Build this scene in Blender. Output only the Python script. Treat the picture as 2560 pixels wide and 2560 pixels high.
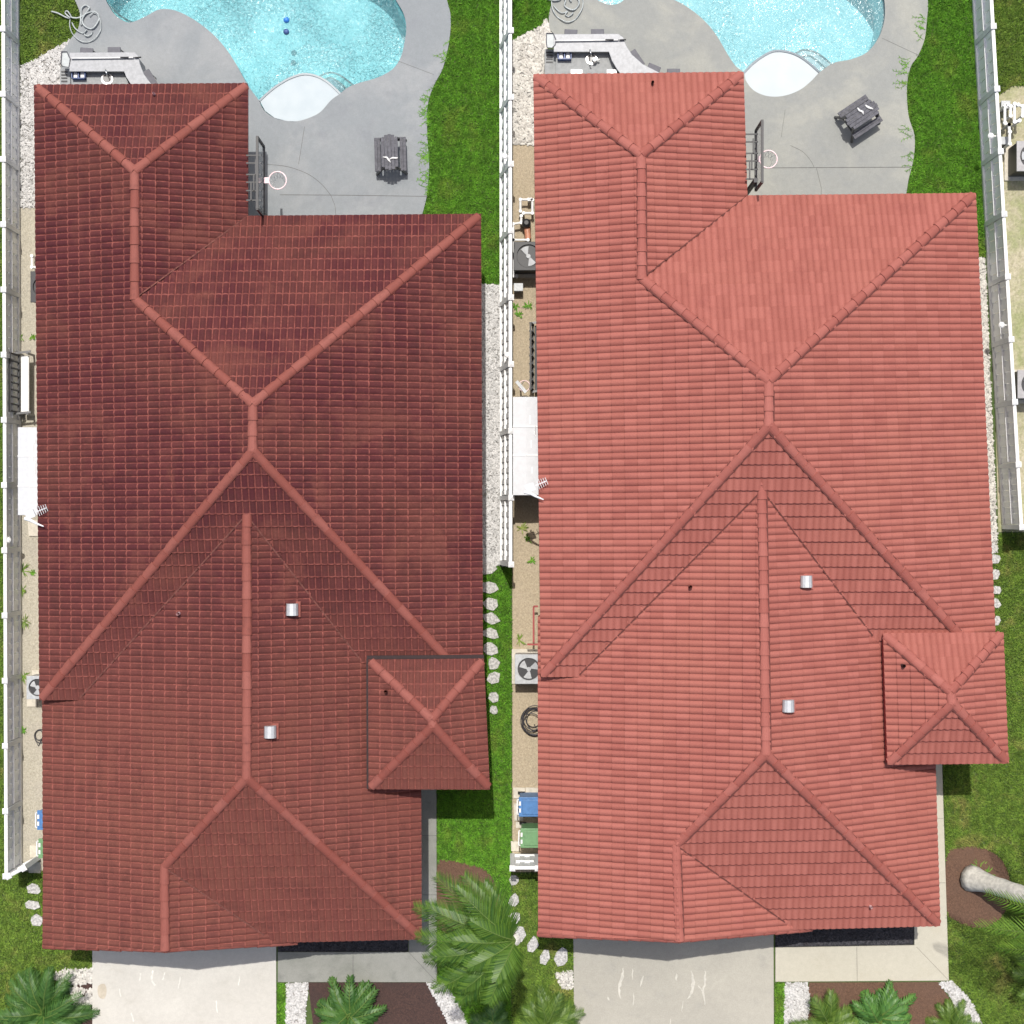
import bpy, bmesh, math, random
import numpy as np
from mathutils import Vector, Matrix
from mathutils.geometry import tessellate_polygon
random.seed(7); rng = np.random.default_rng(7)
for o in list(bpy.data.objects): bpy.data.objects.remove(o)
S = bpy.context.scene
COL = S.collection
# ------------------------------------------------------------------ camera, sky, sun, exposure
CAMH = 45.0; SC = 14.4/1280.0
cam = bpy.data.cameras.new('camera'); camo = bpy.data.objects.new('camera', cam); COL.objects.link(camo)
camo.location = (0, 0, CAMH); cam.sensor_width = 36; cam.lens = 18.0/(14.4/CAMH); cam.clip_end = 400; cam.clip_start = 1
S.camera = camo
W = bpy.data.worlds.new('World'); S.world = W; W.use_nodes = True
nt = W.node_tree; bg = nt.nodes['Background']
sky = nt.nodes.new('ShaderNodeTexSky'); sky.sky_type = 'NISHITA'; sky.sun_disc = False; sky.dust_density = 4.0; sky.ozone_density = .6
SUNV = Vector((-0.02, 0.40, 1.0)).normalized()
sky.sun_elevation = math.asin(SUNV.z); sky.sun_rotation = math.atan2(SUNV.x, SUNV.y)
nt.links.new(sky.outputs[0], bg.inputs[0]); bg.inputs[1].default_value = 0.14
sl = bpy.data.lights.new('sun', 'SUN'); sl.energy = 4.1; sl.angle = math.radians(0.5); sl.color = (1.0, 0.965, 0.91)
so = bpy.data.objects.new('sun', sl); COL.objects.link(so); so.location = (5, -10, 40)
so.rotation_euler = (-SUNV).to_track_quat('-Z', 'Y').to_euler()
S.view_settings.view_transform = 'Standard'; S.view_settings.look = 'None'; S.view_settings.exposure = 0.06; S.view_settings.gamma = 1.0
S.render.engine = 'CYCLES'

# ------------------------------------------------------------------ helpers
def P(px, py, z=0.0):
    k = SC*(1 - z/CAMH)
    return Vector(((px-1280)*k, (1280-py)*k, z))
def tag(o, label=None, cat=None, group=None, kind=None):
    if label: o['label'] = label
    if cat: o['category'] = cat
    if group: o['group'] = group
    if kind: o['kind'] = kind
    return o
def thing(name, label, cat, loc=(0, 0, 0), rz=0.0, group=None):
    o = bpy.data.objects.new(name, None); COL.objects.link(o); o.location = loc; o.rotation_euler = (0, 0, rz)
    o.empty_display_size = 0.2
    return tag(o, label, cat, group)
class MB:
    def __init__(s): s.v = []; s.f = []; s.uv = []; s.has = False
    def add(s, vs, fs, uv=None):
        n = len(s.v); s.v += [tuple(v) for v in vs]
        for i, f in enumerate(fs):
            s.f.append(tuple(n+a for a in f)); s.uv.append(uv if uv is not None else (0.5, 0.5))
    def box(s, x0, x1, y0, y1, z0, z1, uv=None):
        s.add([(x0,y0,z0),(x1,y0,z0),(x1,y1,z0),(x0,y1,z0),(x0,y0,z1),(x1,y0,z1),(x1,y1,z1),(x0,y1,z1)],
              [(0,3,2,1),(4,5,6,7),(0,1,5,4),(1,2,6,5),(2,3,7,6),(3,0,4,7)], uv)
    def bar(s, a, b, w, h, uv=None, up=(0,0,1)):
        a = Vector(a); b = Vector(b); d = (b-a).normalized(); u = Vector(up)
        if abs(d.dot(u)) > .95: u = Vector((1,0,0))
        r = d.cross(u).normalized()*w/2; t = r.cross(d).normalized()*h/2
        vs = [a-r-t, a+r-t, a+r+t, a-r+t, b-r-t, b+r-t, b+r+t, b-r+t]
        s.add(vs, [(3,2,1,0),(4,5,6,7),(0,1,5,4),(1,2,6,5),(2,3,7,6),(3,0,4,7)], uv)
    def tube(s, pts, r, n=8, uv=None, cap=True, radii=None):
        pts = [Vector(p) for p in pts]; base = len(s.v); rings = []
        prev = None
        for i, p in enumerate(pts):
            d = (pts[min(i+1, len(pts)-1)] - pts[max(i-1, 0)]).normalized()
            if prev is None:
                u = Vector((0,0,1)) if abs(d.z) < .9 else Vector((1,0,0)); a = d.cross(u).normalized()
            else: a = (prev - d*prev.dot(d)).normalized()
            prev = a; b = d.cross(a); rr = radii[i] if radii else r
            rings.append([p + (a*math.cos(2*math.pi*k/n)+b*math.sin(2*math.pi*k/n))*rr for k in range(n)])
        vs = [v for rg in rings for v in rg]; fs = []
        for i in range(len(pts)-1):
            for k in range(n):
                fs.append((i*n+k, i*n+(k+1)%n, (i+1)*n+(k+1)%n, (i+1)*n+k))
        if cap: fs += [tuple(range(n-1,-1,-1)), tuple((len(pts)-1)*n+k for k in range(n))]
        s.add(vs, fs, uv)
    def disc(s, c, r, z0, z1, n=24, r1=None, uv=None):
        r1 = r if r1 is None else r1
        vs = [(c[0]+r*math.cos(2*math.pi*k/n), c[1]+r*math.sin(2*math.pi*k/n), z0) for k in range(n)]
        vs += [(c[0]+r1*math.cos(2*math.pi*k/n), c[1]+r1*math.sin(2*math.pi*k/n), z1) for k in range(n)]
        s.add(vs, [(k, (k+1)%n, n+(k+1)%n, n+k) for k in range(n)]+[tuple(range(n-1,-1,-1)), tuple(range(n,2*n))], uv)
    def prism(s, poly, z0, z1, holes=(), bottom=True, uv=None):
        loops = [[Vector((p[0], p[1], 0)) for p in poly]] + [[Vector((p[0], p[1], 0)) for p in h] for h in holes]
        tri = tessellate_polygon(loops); flat = [p for l in loops for p in l]; n = len(flat)
        def zz(z, p): return z(p) if callable(z) else z
        vs = [(p.x, p.y, zz(z1, p)) for p in flat]
        fs = []
        for t in tri:
            a, b, c = [flat[i] for i in t]
            cr = (b.x-a.x)*(c.y-a.y)-(b.y-a.y)*(c.x-a.x)
            if abs(cr) < 1e-9: continue
            fs.append(tuple(t) if cr > 0 else tuple(reversed(t)))
        if z0 is not None:
            vs += [(p.x, p.y, zz(z0, p)) for p in flat]
            if bottom: fs += [tuple(n+i for i in reversed(f)) for f in fs]
            st = 0
            for li, l in enumerate(loops):
                m = len(l); ar = sum(l[i].x*l[(i+1)%m].y-l[(i+1)%m].x*l[i].y for i in range(m))
                ccw = ar > 0
                if li > 0: ccw = not ccw
                for i in range(m):
                    a = st+i; b = st+(i+1)%m
                    q = (a, n+a, n+b, b) if ccw else (b, n+b, n+a, a)
                    fs.append(q)
                st += m
        s.add(vs, fs, uv)
    def build(s, name, mat, parent=None, smooth=False, local=False, bevel=0):
        off = Vector((0,0,0)); r = parent
        if parent is not None and not local:
            while r.parent is not None: r = r.parent
            off = Vector(r.location)
        me = bpy.data.meshes.new(name)
        vs = [(v[0]-off.x, v[1]-off.y, v[2]-off.z) for v in s.v]
        me.from_pydata(vs, [], s.f)
        ul = me.uv_layers.new(name='UVMap'); k = 0
        for p, uv in zip(me.polygons, s.uv):
            for li in p.loop_indices: ul.data[li].uv = uv
        if smooth: me.polygons.foreach_set('use_smooth', [True]*len(me.polygons))
        me.materials.append(mat); me.update()
        o = bpy.data.objects.new(name, me); COL.objects.link(o)
        if parent is not None: o.parent = parent
        if bevel:
            b = o.modifiers.new('bevel', 'BEVEL'); b.width = bevel; b.segments = 2; b.limit_method = 'ANGLE'
        return o
def smooth_poly(pts, n=5, closed=True):
    out = []; m = len(pts)
    rngi = range(m) if closed else range(m-1)
    for i in rngi:
        g = lambda j: pts[j % m] if closed else pts[max(0, min(m-1, j))]
        p0, p1, p2, p3 = g(i-1), g(i), g(i+1), g(i+2)
        for k in range(n):
            t = k/n
            out.append(tuple(0.5*((2*p1[c])+(-p0[c]+p2[c])*t+(2*p0[c]-5*p1[c]+4*p2[c]-p3[c])*t*t+(-p0[c]+3*p1[c]-3*p2[c]+p3[c])*t**3) for c in range(len(p1))))
    if not closed: out.append(tuple(pts[-1]))
    return out
def W2(pts, z=0.0): return [tuple(P(a, b, z))[:2] for a, b in pts]
def inset(poly, d):
    m = len(poly); ar = sum(poly[i][0]*poly[(i+1)%m][1]-poly[(i+1)%m][0]*poly[i][1] for i in range(m)); sg = 1 if ar > 0 else -1
    out = []
    for i in range(m):
        a = Vector(poly[i-1][:2]); b = Vector(poly[i][:2]); c = Vector(poly[(i+1)%m][:2])
        d1 = (b-a).normalized(); d2 = (c-b).normalized()
        n1 = Vector((-d1.y, d1.x))*sg; n2 = Vector((-d2.y, d2.x))*sg
        k = (n1+n2); k = k/max(.3, k.dot(n1))
        out.append((b.x+k.x*d, b.y+k.y*d))
    return out
def inside(x, y, poly):
    c = False; m = len(poly); j = m-1
    for i in range(m):
        xi, yi = poly[i][0], poly[i][1]; xj, yj = poly[j][0], poly[j][1]
        if (yi > y) != (yj > y) and x < (xj-xi)*(y-yi)/(yj-yi)+xi: c = not c
        j = i
    return c
def np_inside(X, Y, poly):
    c = np.zeros(X.shape, bool); m = len(poly); j = m-1
    for i in range(m):
        xi, yi = poly[i][0], poly[i][1]; xj, yj = poly[j][0], poly[j][1]
        if yi != yj:
            k = ((yi > Y) != (yj > Y)) & (X < (xj-xi)*(Y-yi)/(yj-yi)+xi); c ^= k
        j = i
    return c

# ------------------------------------------------------------------ materials
def newmat(name, rough=0.8):
    m = bpy.data.materials.new(name); m.use_nodes = True
    b = m.node_tree.nodes['Principled BSDF']; b.inputs['Roughness'].default_value = rough
    return m, m.node_tree, b
def N(nt, typ, **kw):
    n = nt.nodes.new(typ)
    for k, v in kw.items():
        if k in n.inputs: n.inputs[k].default_value = v
        else: setattr(n, k, v)
    return n
def mixc(nt, fac, a, b, mode='MIX'):
    n = nt.nodes.new('ShaderNodeMix'); n.data_type = 'RGBA'; n.blend_type = mode
    for sock, v in ((n.inputs[0], fac), (n.inputs[6], a), (n.inputs[7], b)):
        if isinstance(v, bpy.types.NodeSocket): nt.links.new(v, sock)
        elif isinstance(v, tuple): sock.default_value = (v[0], v[1], v[2], 1)
        else: sock.default_value = v
    return n.outputs[2]
def math_(nt, op, a, b=0.0, c=None, clamp=False):
    n = nt.nodes.new('ShaderNodeMath'); n.operation = op; n.use_clamp = clamp
    for i, v in enumerate((a, b, c)):
        if v is None: continue
        if isinstance(v, bpy.types.NodeSocket): nt.links.new(v, n.inputs[i])
        else: n.inputs[i].default_value = v
    return n.outputs[0]
def noise(nt, scale, detail=3, rough=.55, vec=None, dist=0.0):
    n = nt.nodes.new('ShaderNodeTexNoise'); n.inputs['Scale'].default_value = scale; n.inputs['Detail'].default_value = detail
    n.inputs['Roughness'].default_value = rough; n.inputs['Distortion'].default_value = dist
    nt.links.new(vec, n.inputs['Vector']); return n.outputs['Fac']
def ramp(nt, fac, lo, hi):
    n = nt.nodes.new('ShaderNodeMapRange'); n.inputs['From Min'].default_value = lo; n.inputs['From Max'].default_value = hi
    n.interpolation_type = 'SMOOTHSTEP'; nt.links.new(fac, n.inputs['Value']); return n.outputs[0]
def geo(nt):
    g = nt.nodes.new('ShaderNodeNewGeometry'); return g.outputs['Position']
def bump(nt, b, h, strength=.3, dist=.02):
    n = nt.nodes.new('ShaderNodeBump'); n.inputs['Strength'].default_value = strength; n.inputs['Distance'].default_value = dist
    nt.links.new(h, n.inputs['Height']); nt.links.new(n.outputs[0], b.inputs['Normal'])
def simple(name, col, rough=.6, metal=0.0, var=.12, scale=9.0, bumps=0.0, bscale=60):
    m, nt, b = newmat(name, rough); p = geo(nt)
    f = noise(nt, scale, 4, .6, p)
    lo = tuple(c*(1-var) for c in col); hi = tuple(min(1, c*(1+var)) for c in col)
    nt.links.new(mixc(nt, ramp(nt, f, .3, .7), lo, hi), b.inputs['Base Color'])
    b.inputs['Metallic'].default_value = metal
    if bumps: bump(nt, b, noise(nt, bscale, 3, .6, p), bumps, .01)
    return m
def concrete(name, col, stain, stain2, lo=.45, hi=.75, grain=.10, sc=.5):
    m, nt, b = newmat(name, .9); p = geo(nt)
    a = noise(nt, sc, 6, .62, p, .6); c = noise(nt, sc*3.3, 5, .6, p, .3); g = noise(nt, 38, 3, .7, p); h = noise(nt, 9, 5, .7, p)
    x = mixc(nt, math_(nt, 'MULTIPLY', ramp(nt, a, lo, hi), .8), col, stain)
    x = mixc(nt, math_(nt, 'MULTIPLY', ramp(nt, c, .52, .8), .6), x, stain2)
    x = mixc(nt, math_(nt, 'MULTIPLY', ramp(nt, g, .3, .75), 1.0), tuple([1-grain]*3), tuple([1+grain]*3)) if False else x
    gg = mixc(nt, ramp(nt, g, .25, .75), (1-grain,)*3, (1+grain,)*3)
    hh = mixc(nt, ramp(nt, h, .3, .7), (.96,)*3, (1.04,)*3)
    x = mixc(nt, 1.0, x, gg, 'MULTIPLY'); x = mixc(nt, 1.0, x, hh, 'MULTIPLY')
    nt.links.new(x, b.inputs['Base Color']); bump(nt, b, g, .25, .006)
    return m
def uvmap(nt):
    u = nt.nodes.new('ShaderNodeUVMap'); u.uv_map = 'UVMap'; s = nt.nodes.new('ShaderNodeSeparateXYZ'); nt.links.new(u.outputs[0], s.inputs[0])
    return u.outputs[0], s.outputs[0], s.outputs[1]

def sepy(nt, p):
    q = nt.nodes.new('ShaderNodeSeparateXYZ'); nt.links.new(p, q.inputs[0]); return q.outputs[1]
def roof_mat(name, old, uw=1.0, vw=.4, vwid=1.0):
    m, nt, b = newmat(name, .9 if old else .85); p = geo(nt); b.inputs['Specular IOR Level'].default_value = .2
    uv, U, V = uvmap(nt)
    fu = math_(nt, 'FRACT', U); fv = math_(nt, 'FRACT', V)
    cu = math_(nt, 'FLOOR', U); cv = math_(nt, 'FLOOR', V)
    comb = nt.nodes.new('ShaderNodeCombineXYZ'); nt.links.new(cu, comb.inputs[0]); nt.links.new(cv, comb.inputs[1])
    wn = nt.nodes.new('ShaderNodeTexWhiteNoise'); wn.noise_dimensions = '2D'; nt.links.new(comb.outputs[0], wn.inputs['Vector'])
    rnd = wn.outputs['Value']
    # line masks: near tile side joint (fu~0/1) and near the lower lip of a course (fv~0)
    wob = noise(nt, 26, 3, .7, p)
    du = math_(nt, 'MINIMUM', fu, math_(nt, 'SUBTRACT', 1.0, fu))
    big = noise(nt, .38, 5, .6, p, .5); mid = noise(nt, 2.2, 5, .65, p); fine = noise(nt, 30, 4, .75, p)
    if old:
        lineu = math_(nt, 'SUBTRACT', 1.0, ramp(nt, math_(nt, 'ADD', du, math_(nt, 'MULTIPLY', wob, .10)), .09, .19))
        linev = math_(nt, 'SUBTRACT', 1.0, ramp(nt, math_(nt, 'ADD', fv, math_(nt, 'MULTIPLY', wob, .09)), .09, .17))
        line = math_(nt, 'MAXIMUM', math_(nt, 'MULTIPLY', lineu, .85), linev)
        dark = mixc(nt, ramp(nt, big, .38, .62), (.068, .016, .019), (.092, .029, .024))
        dark = mixc(nt, math_(nt, 'MULTIPLY', ramp(nt, mid, .46, .70), .4), dark, (.050, .014, .017))
        foot = ramp(nt, math_(nt, 'ADD', sepy(nt, p), math_(nt, 'MULTIPLY', big, 6.0)), 2.0, -4.0)
        dark = mixc(nt, math_(nt, 'MULTIPLY', foot, .65), dark, (.172, .060, .044))  # paler toward the front: weathering plus brightening painted in against slope shade
        dark = mixc(nt, math_(nt, 'MULTIPLY', ramp(nt, rnd, .4, 1.0), .35), dark, (.120, .034, .031))
        cs_ = nt.nodes.new('ShaderNodeCombineXYZ'); nt.links.new(math_(nt, 'MULTIPLY', U, .16), cs_.inputs[0]); nt.links.new(math_(nt, 'MULTIPLY', V, .9), cs_.inputs[1])
        st_ = noise(nt, 1.0, 5, .7, cs_.outputs[0], .3)
        dark = mixc(nt, math_(nt, 'MULTIPLY', ramp(nt, st_, .46, .70), .38), dark, (.050, .019, .017))
        light = mixc(nt, ramp(nt, mid, .35, .7), (.29, .094, .074), (.21, .062, .050))
        # scuffed lighter band of worn paint in patches
        x = mixc(nt, math_(nt, 'MULTIPLY', line, math_(nt, 'MULTIPLY_ADD', ramp(nt, noise(nt, 6, 3, .6, p), .3, .7), .5, .35)), dark, light)
        wear = math_(nt, 'MULTIPLY', ramp(nt, noise(nt, .75, 6, .6, p, .8), .50, .70), .55)
        x = mixc(nt, wear, x, (.150, .050, .038))
    else:
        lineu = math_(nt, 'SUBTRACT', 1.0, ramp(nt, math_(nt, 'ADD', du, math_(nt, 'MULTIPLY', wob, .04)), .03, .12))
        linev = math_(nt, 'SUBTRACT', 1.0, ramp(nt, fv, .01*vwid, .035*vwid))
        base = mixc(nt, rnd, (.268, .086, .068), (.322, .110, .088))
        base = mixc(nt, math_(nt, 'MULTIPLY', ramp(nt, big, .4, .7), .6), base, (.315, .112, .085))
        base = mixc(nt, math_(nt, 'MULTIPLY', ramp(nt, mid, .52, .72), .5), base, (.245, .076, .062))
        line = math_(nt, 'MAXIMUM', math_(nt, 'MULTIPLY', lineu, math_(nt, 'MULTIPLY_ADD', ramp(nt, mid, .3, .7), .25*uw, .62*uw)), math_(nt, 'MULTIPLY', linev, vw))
        x = mixc(nt, line, base, (.115, .032, .029))  # line colour paints shade in the tile valleys and at the course lips
    g = mixc(nt, ramp(nt, fine, .25, .75), (.84 if old else .93,)*3, (1.18 if old else 1.07,)*3)
    x = mixc(nt, 1.0, x, g, 'MULTIPLY')
    nt.links.new(x, b.inputs['Base Color']); bump(nt, b, fine, .35, .01)
    return m
def cap_mat(name, c1, c2, c3):
    m, nt, b = newmat(name, .8); p = geo(nt); uv, U, V = uvmap(nt)
    x = mixc(nt, U, c1, c2); k = noise(nt, 5, 5, .65, p); f = noise(nt, 40, 3, .7, p)
    x = mixc(nt, math_(nt, 'MULTIPLY', ramp(nt, k, .5, .75), .5), x, c3)
    x = mixc(nt, 1.0, x, mixc(nt, f, (.88,)*3, (1.12,)*3), 'MULTIPLY')
    nt.links.new(x, b.inputs['Base Color']); bump(nt, b, f, .3, .01)
    return m
def leaf_mat(name, c1, c2, c3, rough=.5):
    m, nt, b = newmat(name, rough); p = geo(nt); uv, U, V = uvmap(nt)
    x = mixc(nt, U, c1, c2); k = noise(nt, 3, 3, .6, p)
    x = mixc(nt, math_(nt, 'MULTIPLY', math_(nt, 'GREATER_THAN', V, .92), .8), x, c3)
    x = mixc(nt, 1.0, x, mixc(nt, k, (.8,)*3, (1.2,)*3), 'MULTIPLY')
    nt.links.new(x, b.inputs['Base Color'])
    t = nt.nodes.new('ShaderNodeBsdfTranslucent'); nt.links.new(x, t.inputs[0])
    ms = nt.nodes.new('ShaderNodeMixShader'); ms.inputs[0].default_value = .25
    nt.links.new(b.outputs[0], ms.inputs[1]); nt.links.new(t.outputs[0], ms.inputs[2])
    nt.links.new(ms.outputs[0], nt.nodes['Material Output'].inputs[0])
    return m
def grass_mat(name, c1, c2, cy, patch=.5):
    m, nt, b = newmat(name, .75); p = geo(nt); uv, U, V = uvmap(nt)
    x = mixc(nt, U, c1, c2)
    a = noise(nt, .9, 5, .65, p, .4); k = noise(nt, 4.5, 4, .65, p)
    x = mixc(nt, math_(nt, 'MULTIPLY', ramp(nt, a, .5, .72), patch), x, cy)
    x = mixc(nt, 1.0, x, mixc(nt, ramp(nt, k, .3, .7), (.72,)*3, (1.22,)*3), 'MULTIPLY')
    nt.links.new(x, b.inputs['Base Color'])
    return m
def soil_mat(name, cols, sc=14, bs=.6):
    m, nt, b = newmat(name, .95); p = geo(nt)
    a = noise(nt, .8, 6, .65, p); k = noise(nt, sc, 5, .75, p); v = N(nt, 'ShaderNodeTexVoronoi'); v.inputs['Scale'].default_value = sc*2.2
    nt.links.new(p, v.inputs['Vector'])
    x = mixc(nt, ramp(nt, k, .3, .7), cols[0], cols[1]); x = mixc(nt, math_(nt, 'MULTIPLY', ramp(nt, a, .42, .68), .8), x, cols[2])
    x = mixc(nt, 1.0, x, mixc(nt, v.outputs['Color'], (.8,)*3, (1.15,)*3), 'MULTIPLY')
    nt.links.new(x, b.inputs['Base Color']); bump(nt, b, k, bs, .03)
    return m
M = {}
M['roof_old'] = roof_mat('weathered_tile', True); M['roof_new'] = roof_mat('clean_tile', False); M['roof_front'] = roof_mat('clean_tile_front', False, .22, 1.0, 2.6); M['roof_back'] = roof_mat('clean_tile_back', False, .3, .15)  # front and back variants put tile shadow lines into colour by slope facing
M['cap_old'] = cap_mat('weathered_ridge', (.190,.048,.034), (.240,.074,.056), (.12,.032,.025))
M['cap_new'] = cap_mat('clean_ridge', (.255,.070,.053), (.305,.095,.074), (.21,.057,.045))
M['deck_l'] = concrete('deck_cool', (.215,.232,.242), (.275,.285,.288), (.180,.190,.208), .42, .68, .06)
M['deck_r'] = concrete('deck_warm', (.245,.252,.238), (.31,.31,.275), (.205,.216,.216), .44, .66, .06)
M['drive_l'] = concrete('drive_pale', (.47,.45,.405), (.52,.50,.45), (.40,.375,.325), .45, .75, .06)
M['drive_r'] = concrete('drive_grey', (.335,.318,.272), (.385,.365,.310), (.27,.262,.235), .40, .75, .10)
M['walk_l'] = concrete('walk_mossy_shaded', (.24,.24,.215), (.175,.18,.155), (.12,.125,.11), .38, .68, .10, .7)  # mossy concrete darkened further, palm shade put into the colour
M['walk_r'] = concrete('walk_cream', (.42,.395,.32), (.47,.44,.36), (.385,.35,.27), .45, .8, .06)
M['dark_strip'] = simple('dark_strip_red', (.10,.028,.023), .95)
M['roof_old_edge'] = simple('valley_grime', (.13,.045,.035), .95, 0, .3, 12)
M['gap_shade'] = simple('gap_shade_brown', (.022,.010,.010), .8)
M['joint'] = simple('joint_dark', (.10,.10,.095), .95)
M['scuff2'] = simple('pale_scuff', (.60,.58,.53), .95); M['stain'] = simple('tan_stain', (.44,.39,.31), .95, 0, .1)
M['scuff'] = simple('chalk_scuff', (.47,.45,.395), .95)
M['ground'] = soil_mat('turf_soil', ((.05,.085,.022), (.075,.12,.03), (.09,.11,.04)))
M['sand'] = soil_mat('sand_soil', ((.33,.30,.235), (.45,.42,.34), (.38,.35,.29)), 16, .5)
M['sand_r'] = soil_mat('sandy_soil', ((.33,.27,.185), (.43,.36,.255), (.38,.315,.225)), 16, .5)
M['sand_patchy'] = soil_mat('patchy_soil', ((.44,.39,.29), (.30,.28,.17), (.22,.25,.10)), 9, .5)
M['mulch'] = soil_mat('brown_mulch', ((.085,.045,.028), (.16,.088,.055), (.12,.068,.045)), 22, 1.0)
M['mulch_dark'] = soil_mat('dark_mulch', ((.035,.020,.018), (.085,.045,.035), (.05,.03,.026)), 22, 1.0)
M['black_pebble'] = soil_mat('black_pebble', ((.010,.010,.013), (.045,.042,.048), (.02,.02,.024)), 26, 1.0)
M['bed_under'] = soil_mat('under_gravel', ((.20,.19,.18), (.34,.33,.31), (.26,.25,.22)), 20, .8)
M['grass_l'] = grass_mat('lush_grass', (.062,.190,.010), (.140,.325,.020), (.21,.25,.040), .5)
M['grass_p'] = grass_mat('patchy_grass', (.080,.160,.016), (.180,.275,.035), (.30,.275,.080), .8)
M['stone_w'] = cap_mat('white_stone', (.34,.335,.325), (.56,.55,.535), (.23,.22,.21))
M['stone_k'] = cap_mat('black_stone', (.008,.008,.011), (.05,.048,.055), (.03,.02,.02))
M['stone_w2'] = cap_mat('cream_stone', (.36,.34,.31), (.60,.58,.53), (.28,.26,.22))
M['flag'] = simple('flagstone', (.40,.39,.37), .9, 0, .38, 17, .4, 40)
M['paver'] = simple('cream_paver', (.52,.48,.40), .9, 0, .12, 8, .3, 60)
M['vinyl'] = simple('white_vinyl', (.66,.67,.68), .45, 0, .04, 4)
M['vinyl_b'] = simple('sunlit_vinyl', (.86,.87,.87), .4, 0, .03, 4)  # raised brightness puts sunlight on the fence faces into the colour
M['vinyl_w'] = simple('bright_vinyl', (.70,.70,.69), .4, 0, .03, 4)
M['wall'] = simple('stucco', (.52,.46,.36), .95, 0, .08, 5, .4, 80)
M['trim_l'] = simple('maroon_fascia', (.20,.05,.045), .6)
M['trim_r'] = simple('red_fascia', (.30,.05,.045), .6)
M['white'] = simple('white_paint', (.66,.66,.645), .5, 0, .04)
M['grey_roof'] = simple('shed_resin', (.50,.51,.52), .55, 0, .04)
M['shed_wall'] = simple('shed_wall', (.22,.23,.24), .6)
M['black'] = simple('black_metal', (.018,.018,.02), .5)
M['dgrey'] = simple('dark_grey_wood', (.085,.085,.098), .75, 0, .25, 14, .3, 60)
M['dgrey2'] = simple('stool_grey', (.105,.105,.12), .7)
M['counter'] = simple('grey_granite', (.27,.28,.295), .45, 0, .14, 12)
M['counter_side'] = simple('counter_block', (.27,.28,.28), .85, 0, .1, 10)
M['steel'] = simple('stainless', (.62,.62,.62), .28, 1.0, .05)
M['galv'] = simple('galvanised', (.42,.43,.44), .5, .3, .08)
M['blue'] = simple('blue_plastic', (.055,.16,.36), .45)
M['crate'] = simple('navy_plastic', (.05,.09,.24), .45)
M['green_bin'] = simple('green_plastic', (.12,.25,.11), .5)
M['pink'] = simple('faded_pink', (.78,.58,.58), .5)
M['hose'] = simple('pale_hose', (.36,.39,.39), .5)
M['cable'] = simple('black_hose', (.035,.033,.04), .55)
M['ac'] = simple('ac_case', (.36,.375,.385), .45, .1)
M['ac2'] = simple('pump_case', (.30,.29,.29), .5)
M['fan'] = simple('fan_blade', (.34,.35,.36), .5)
M['glass'] = simple('window_glass', (.03,.04,.05), .1)
M['acrylic'], _nt, _b = newmat('clear_acrylic', .1); _b.inputs['Alpha'].default_value = .18; _b.inputs['Base Color'].default_value = (.5,.55,.55,1)
M['door'] = simple('door_paint', (.45,.20,.12), .5)
M['bark'] = simple('palm_bark', (.52,.50,.45), .95, 0, .2, 8, .8, 30)
M['frond'] = leaf_mat('frond_green', (.060,.130,.016), (.150,.235,.035), (.36,.34,.14))
M['frond_s'] = leaf_mat('frond_sunny', (.060,.150,.012), (.17,.30,.03), (.40,.42,.16))
M['frond_m'] = leaf_mat('frond_mid', (.030,.090,.010), (.110,.200,.022), (.32,.34,.12))
M['frond_d'] = leaf_mat('frond_deep', (.035,.105,.018), (.085,.185,.035), (.22,.24,.10))
M['frond_b'] = leaf_mat('fern_bright', (.055,.150,.030), (.11,.245,.045), (.35,.22,.05))
M['rachis'] = simple('rachis', (.10,.16,.03), .6)
M['ball'] = simple('blue_ball', (.04,.20,.62), .35)
M['steel_dark'] = simple('dark_steel', (.10,.10,.10), .4, .5)
M['step_tile'] = simple('step_tile', (.02,.035,.05), .3)
M['tile_band'] = simple('pool_tile', (.045,.085,.12), .3)
def plaster(name, c1, c2):
    m, nt, b = newmat(name, .8); p = geo(nt); k = noise(nt, 2.0, 4, .6, p)
    nt.links.new(mixc(nt, ramp(nt, k, .3, .7), c1, c2), b.inputs['Base Color']); return m
M['floor_l'] = plaster('pool_plaster_l', (.40,.66,.69), (.46,.71,.73)); M['floor_r'] = plaster('pool_plaster_r', (.38,.60,.63), (.43,.645,.67))
M['ledge_l'] = plaster('ledge_l', (.40,.455,.48), (.44,.49,.51)); M['ledge_r'] = plaster('ledge_r', (.45,.495,.51), (.48,.525,.535))
M['bench_l'] = plaster('bench_l', (.38,.68,.68), (.44,.72,.72))
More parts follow.
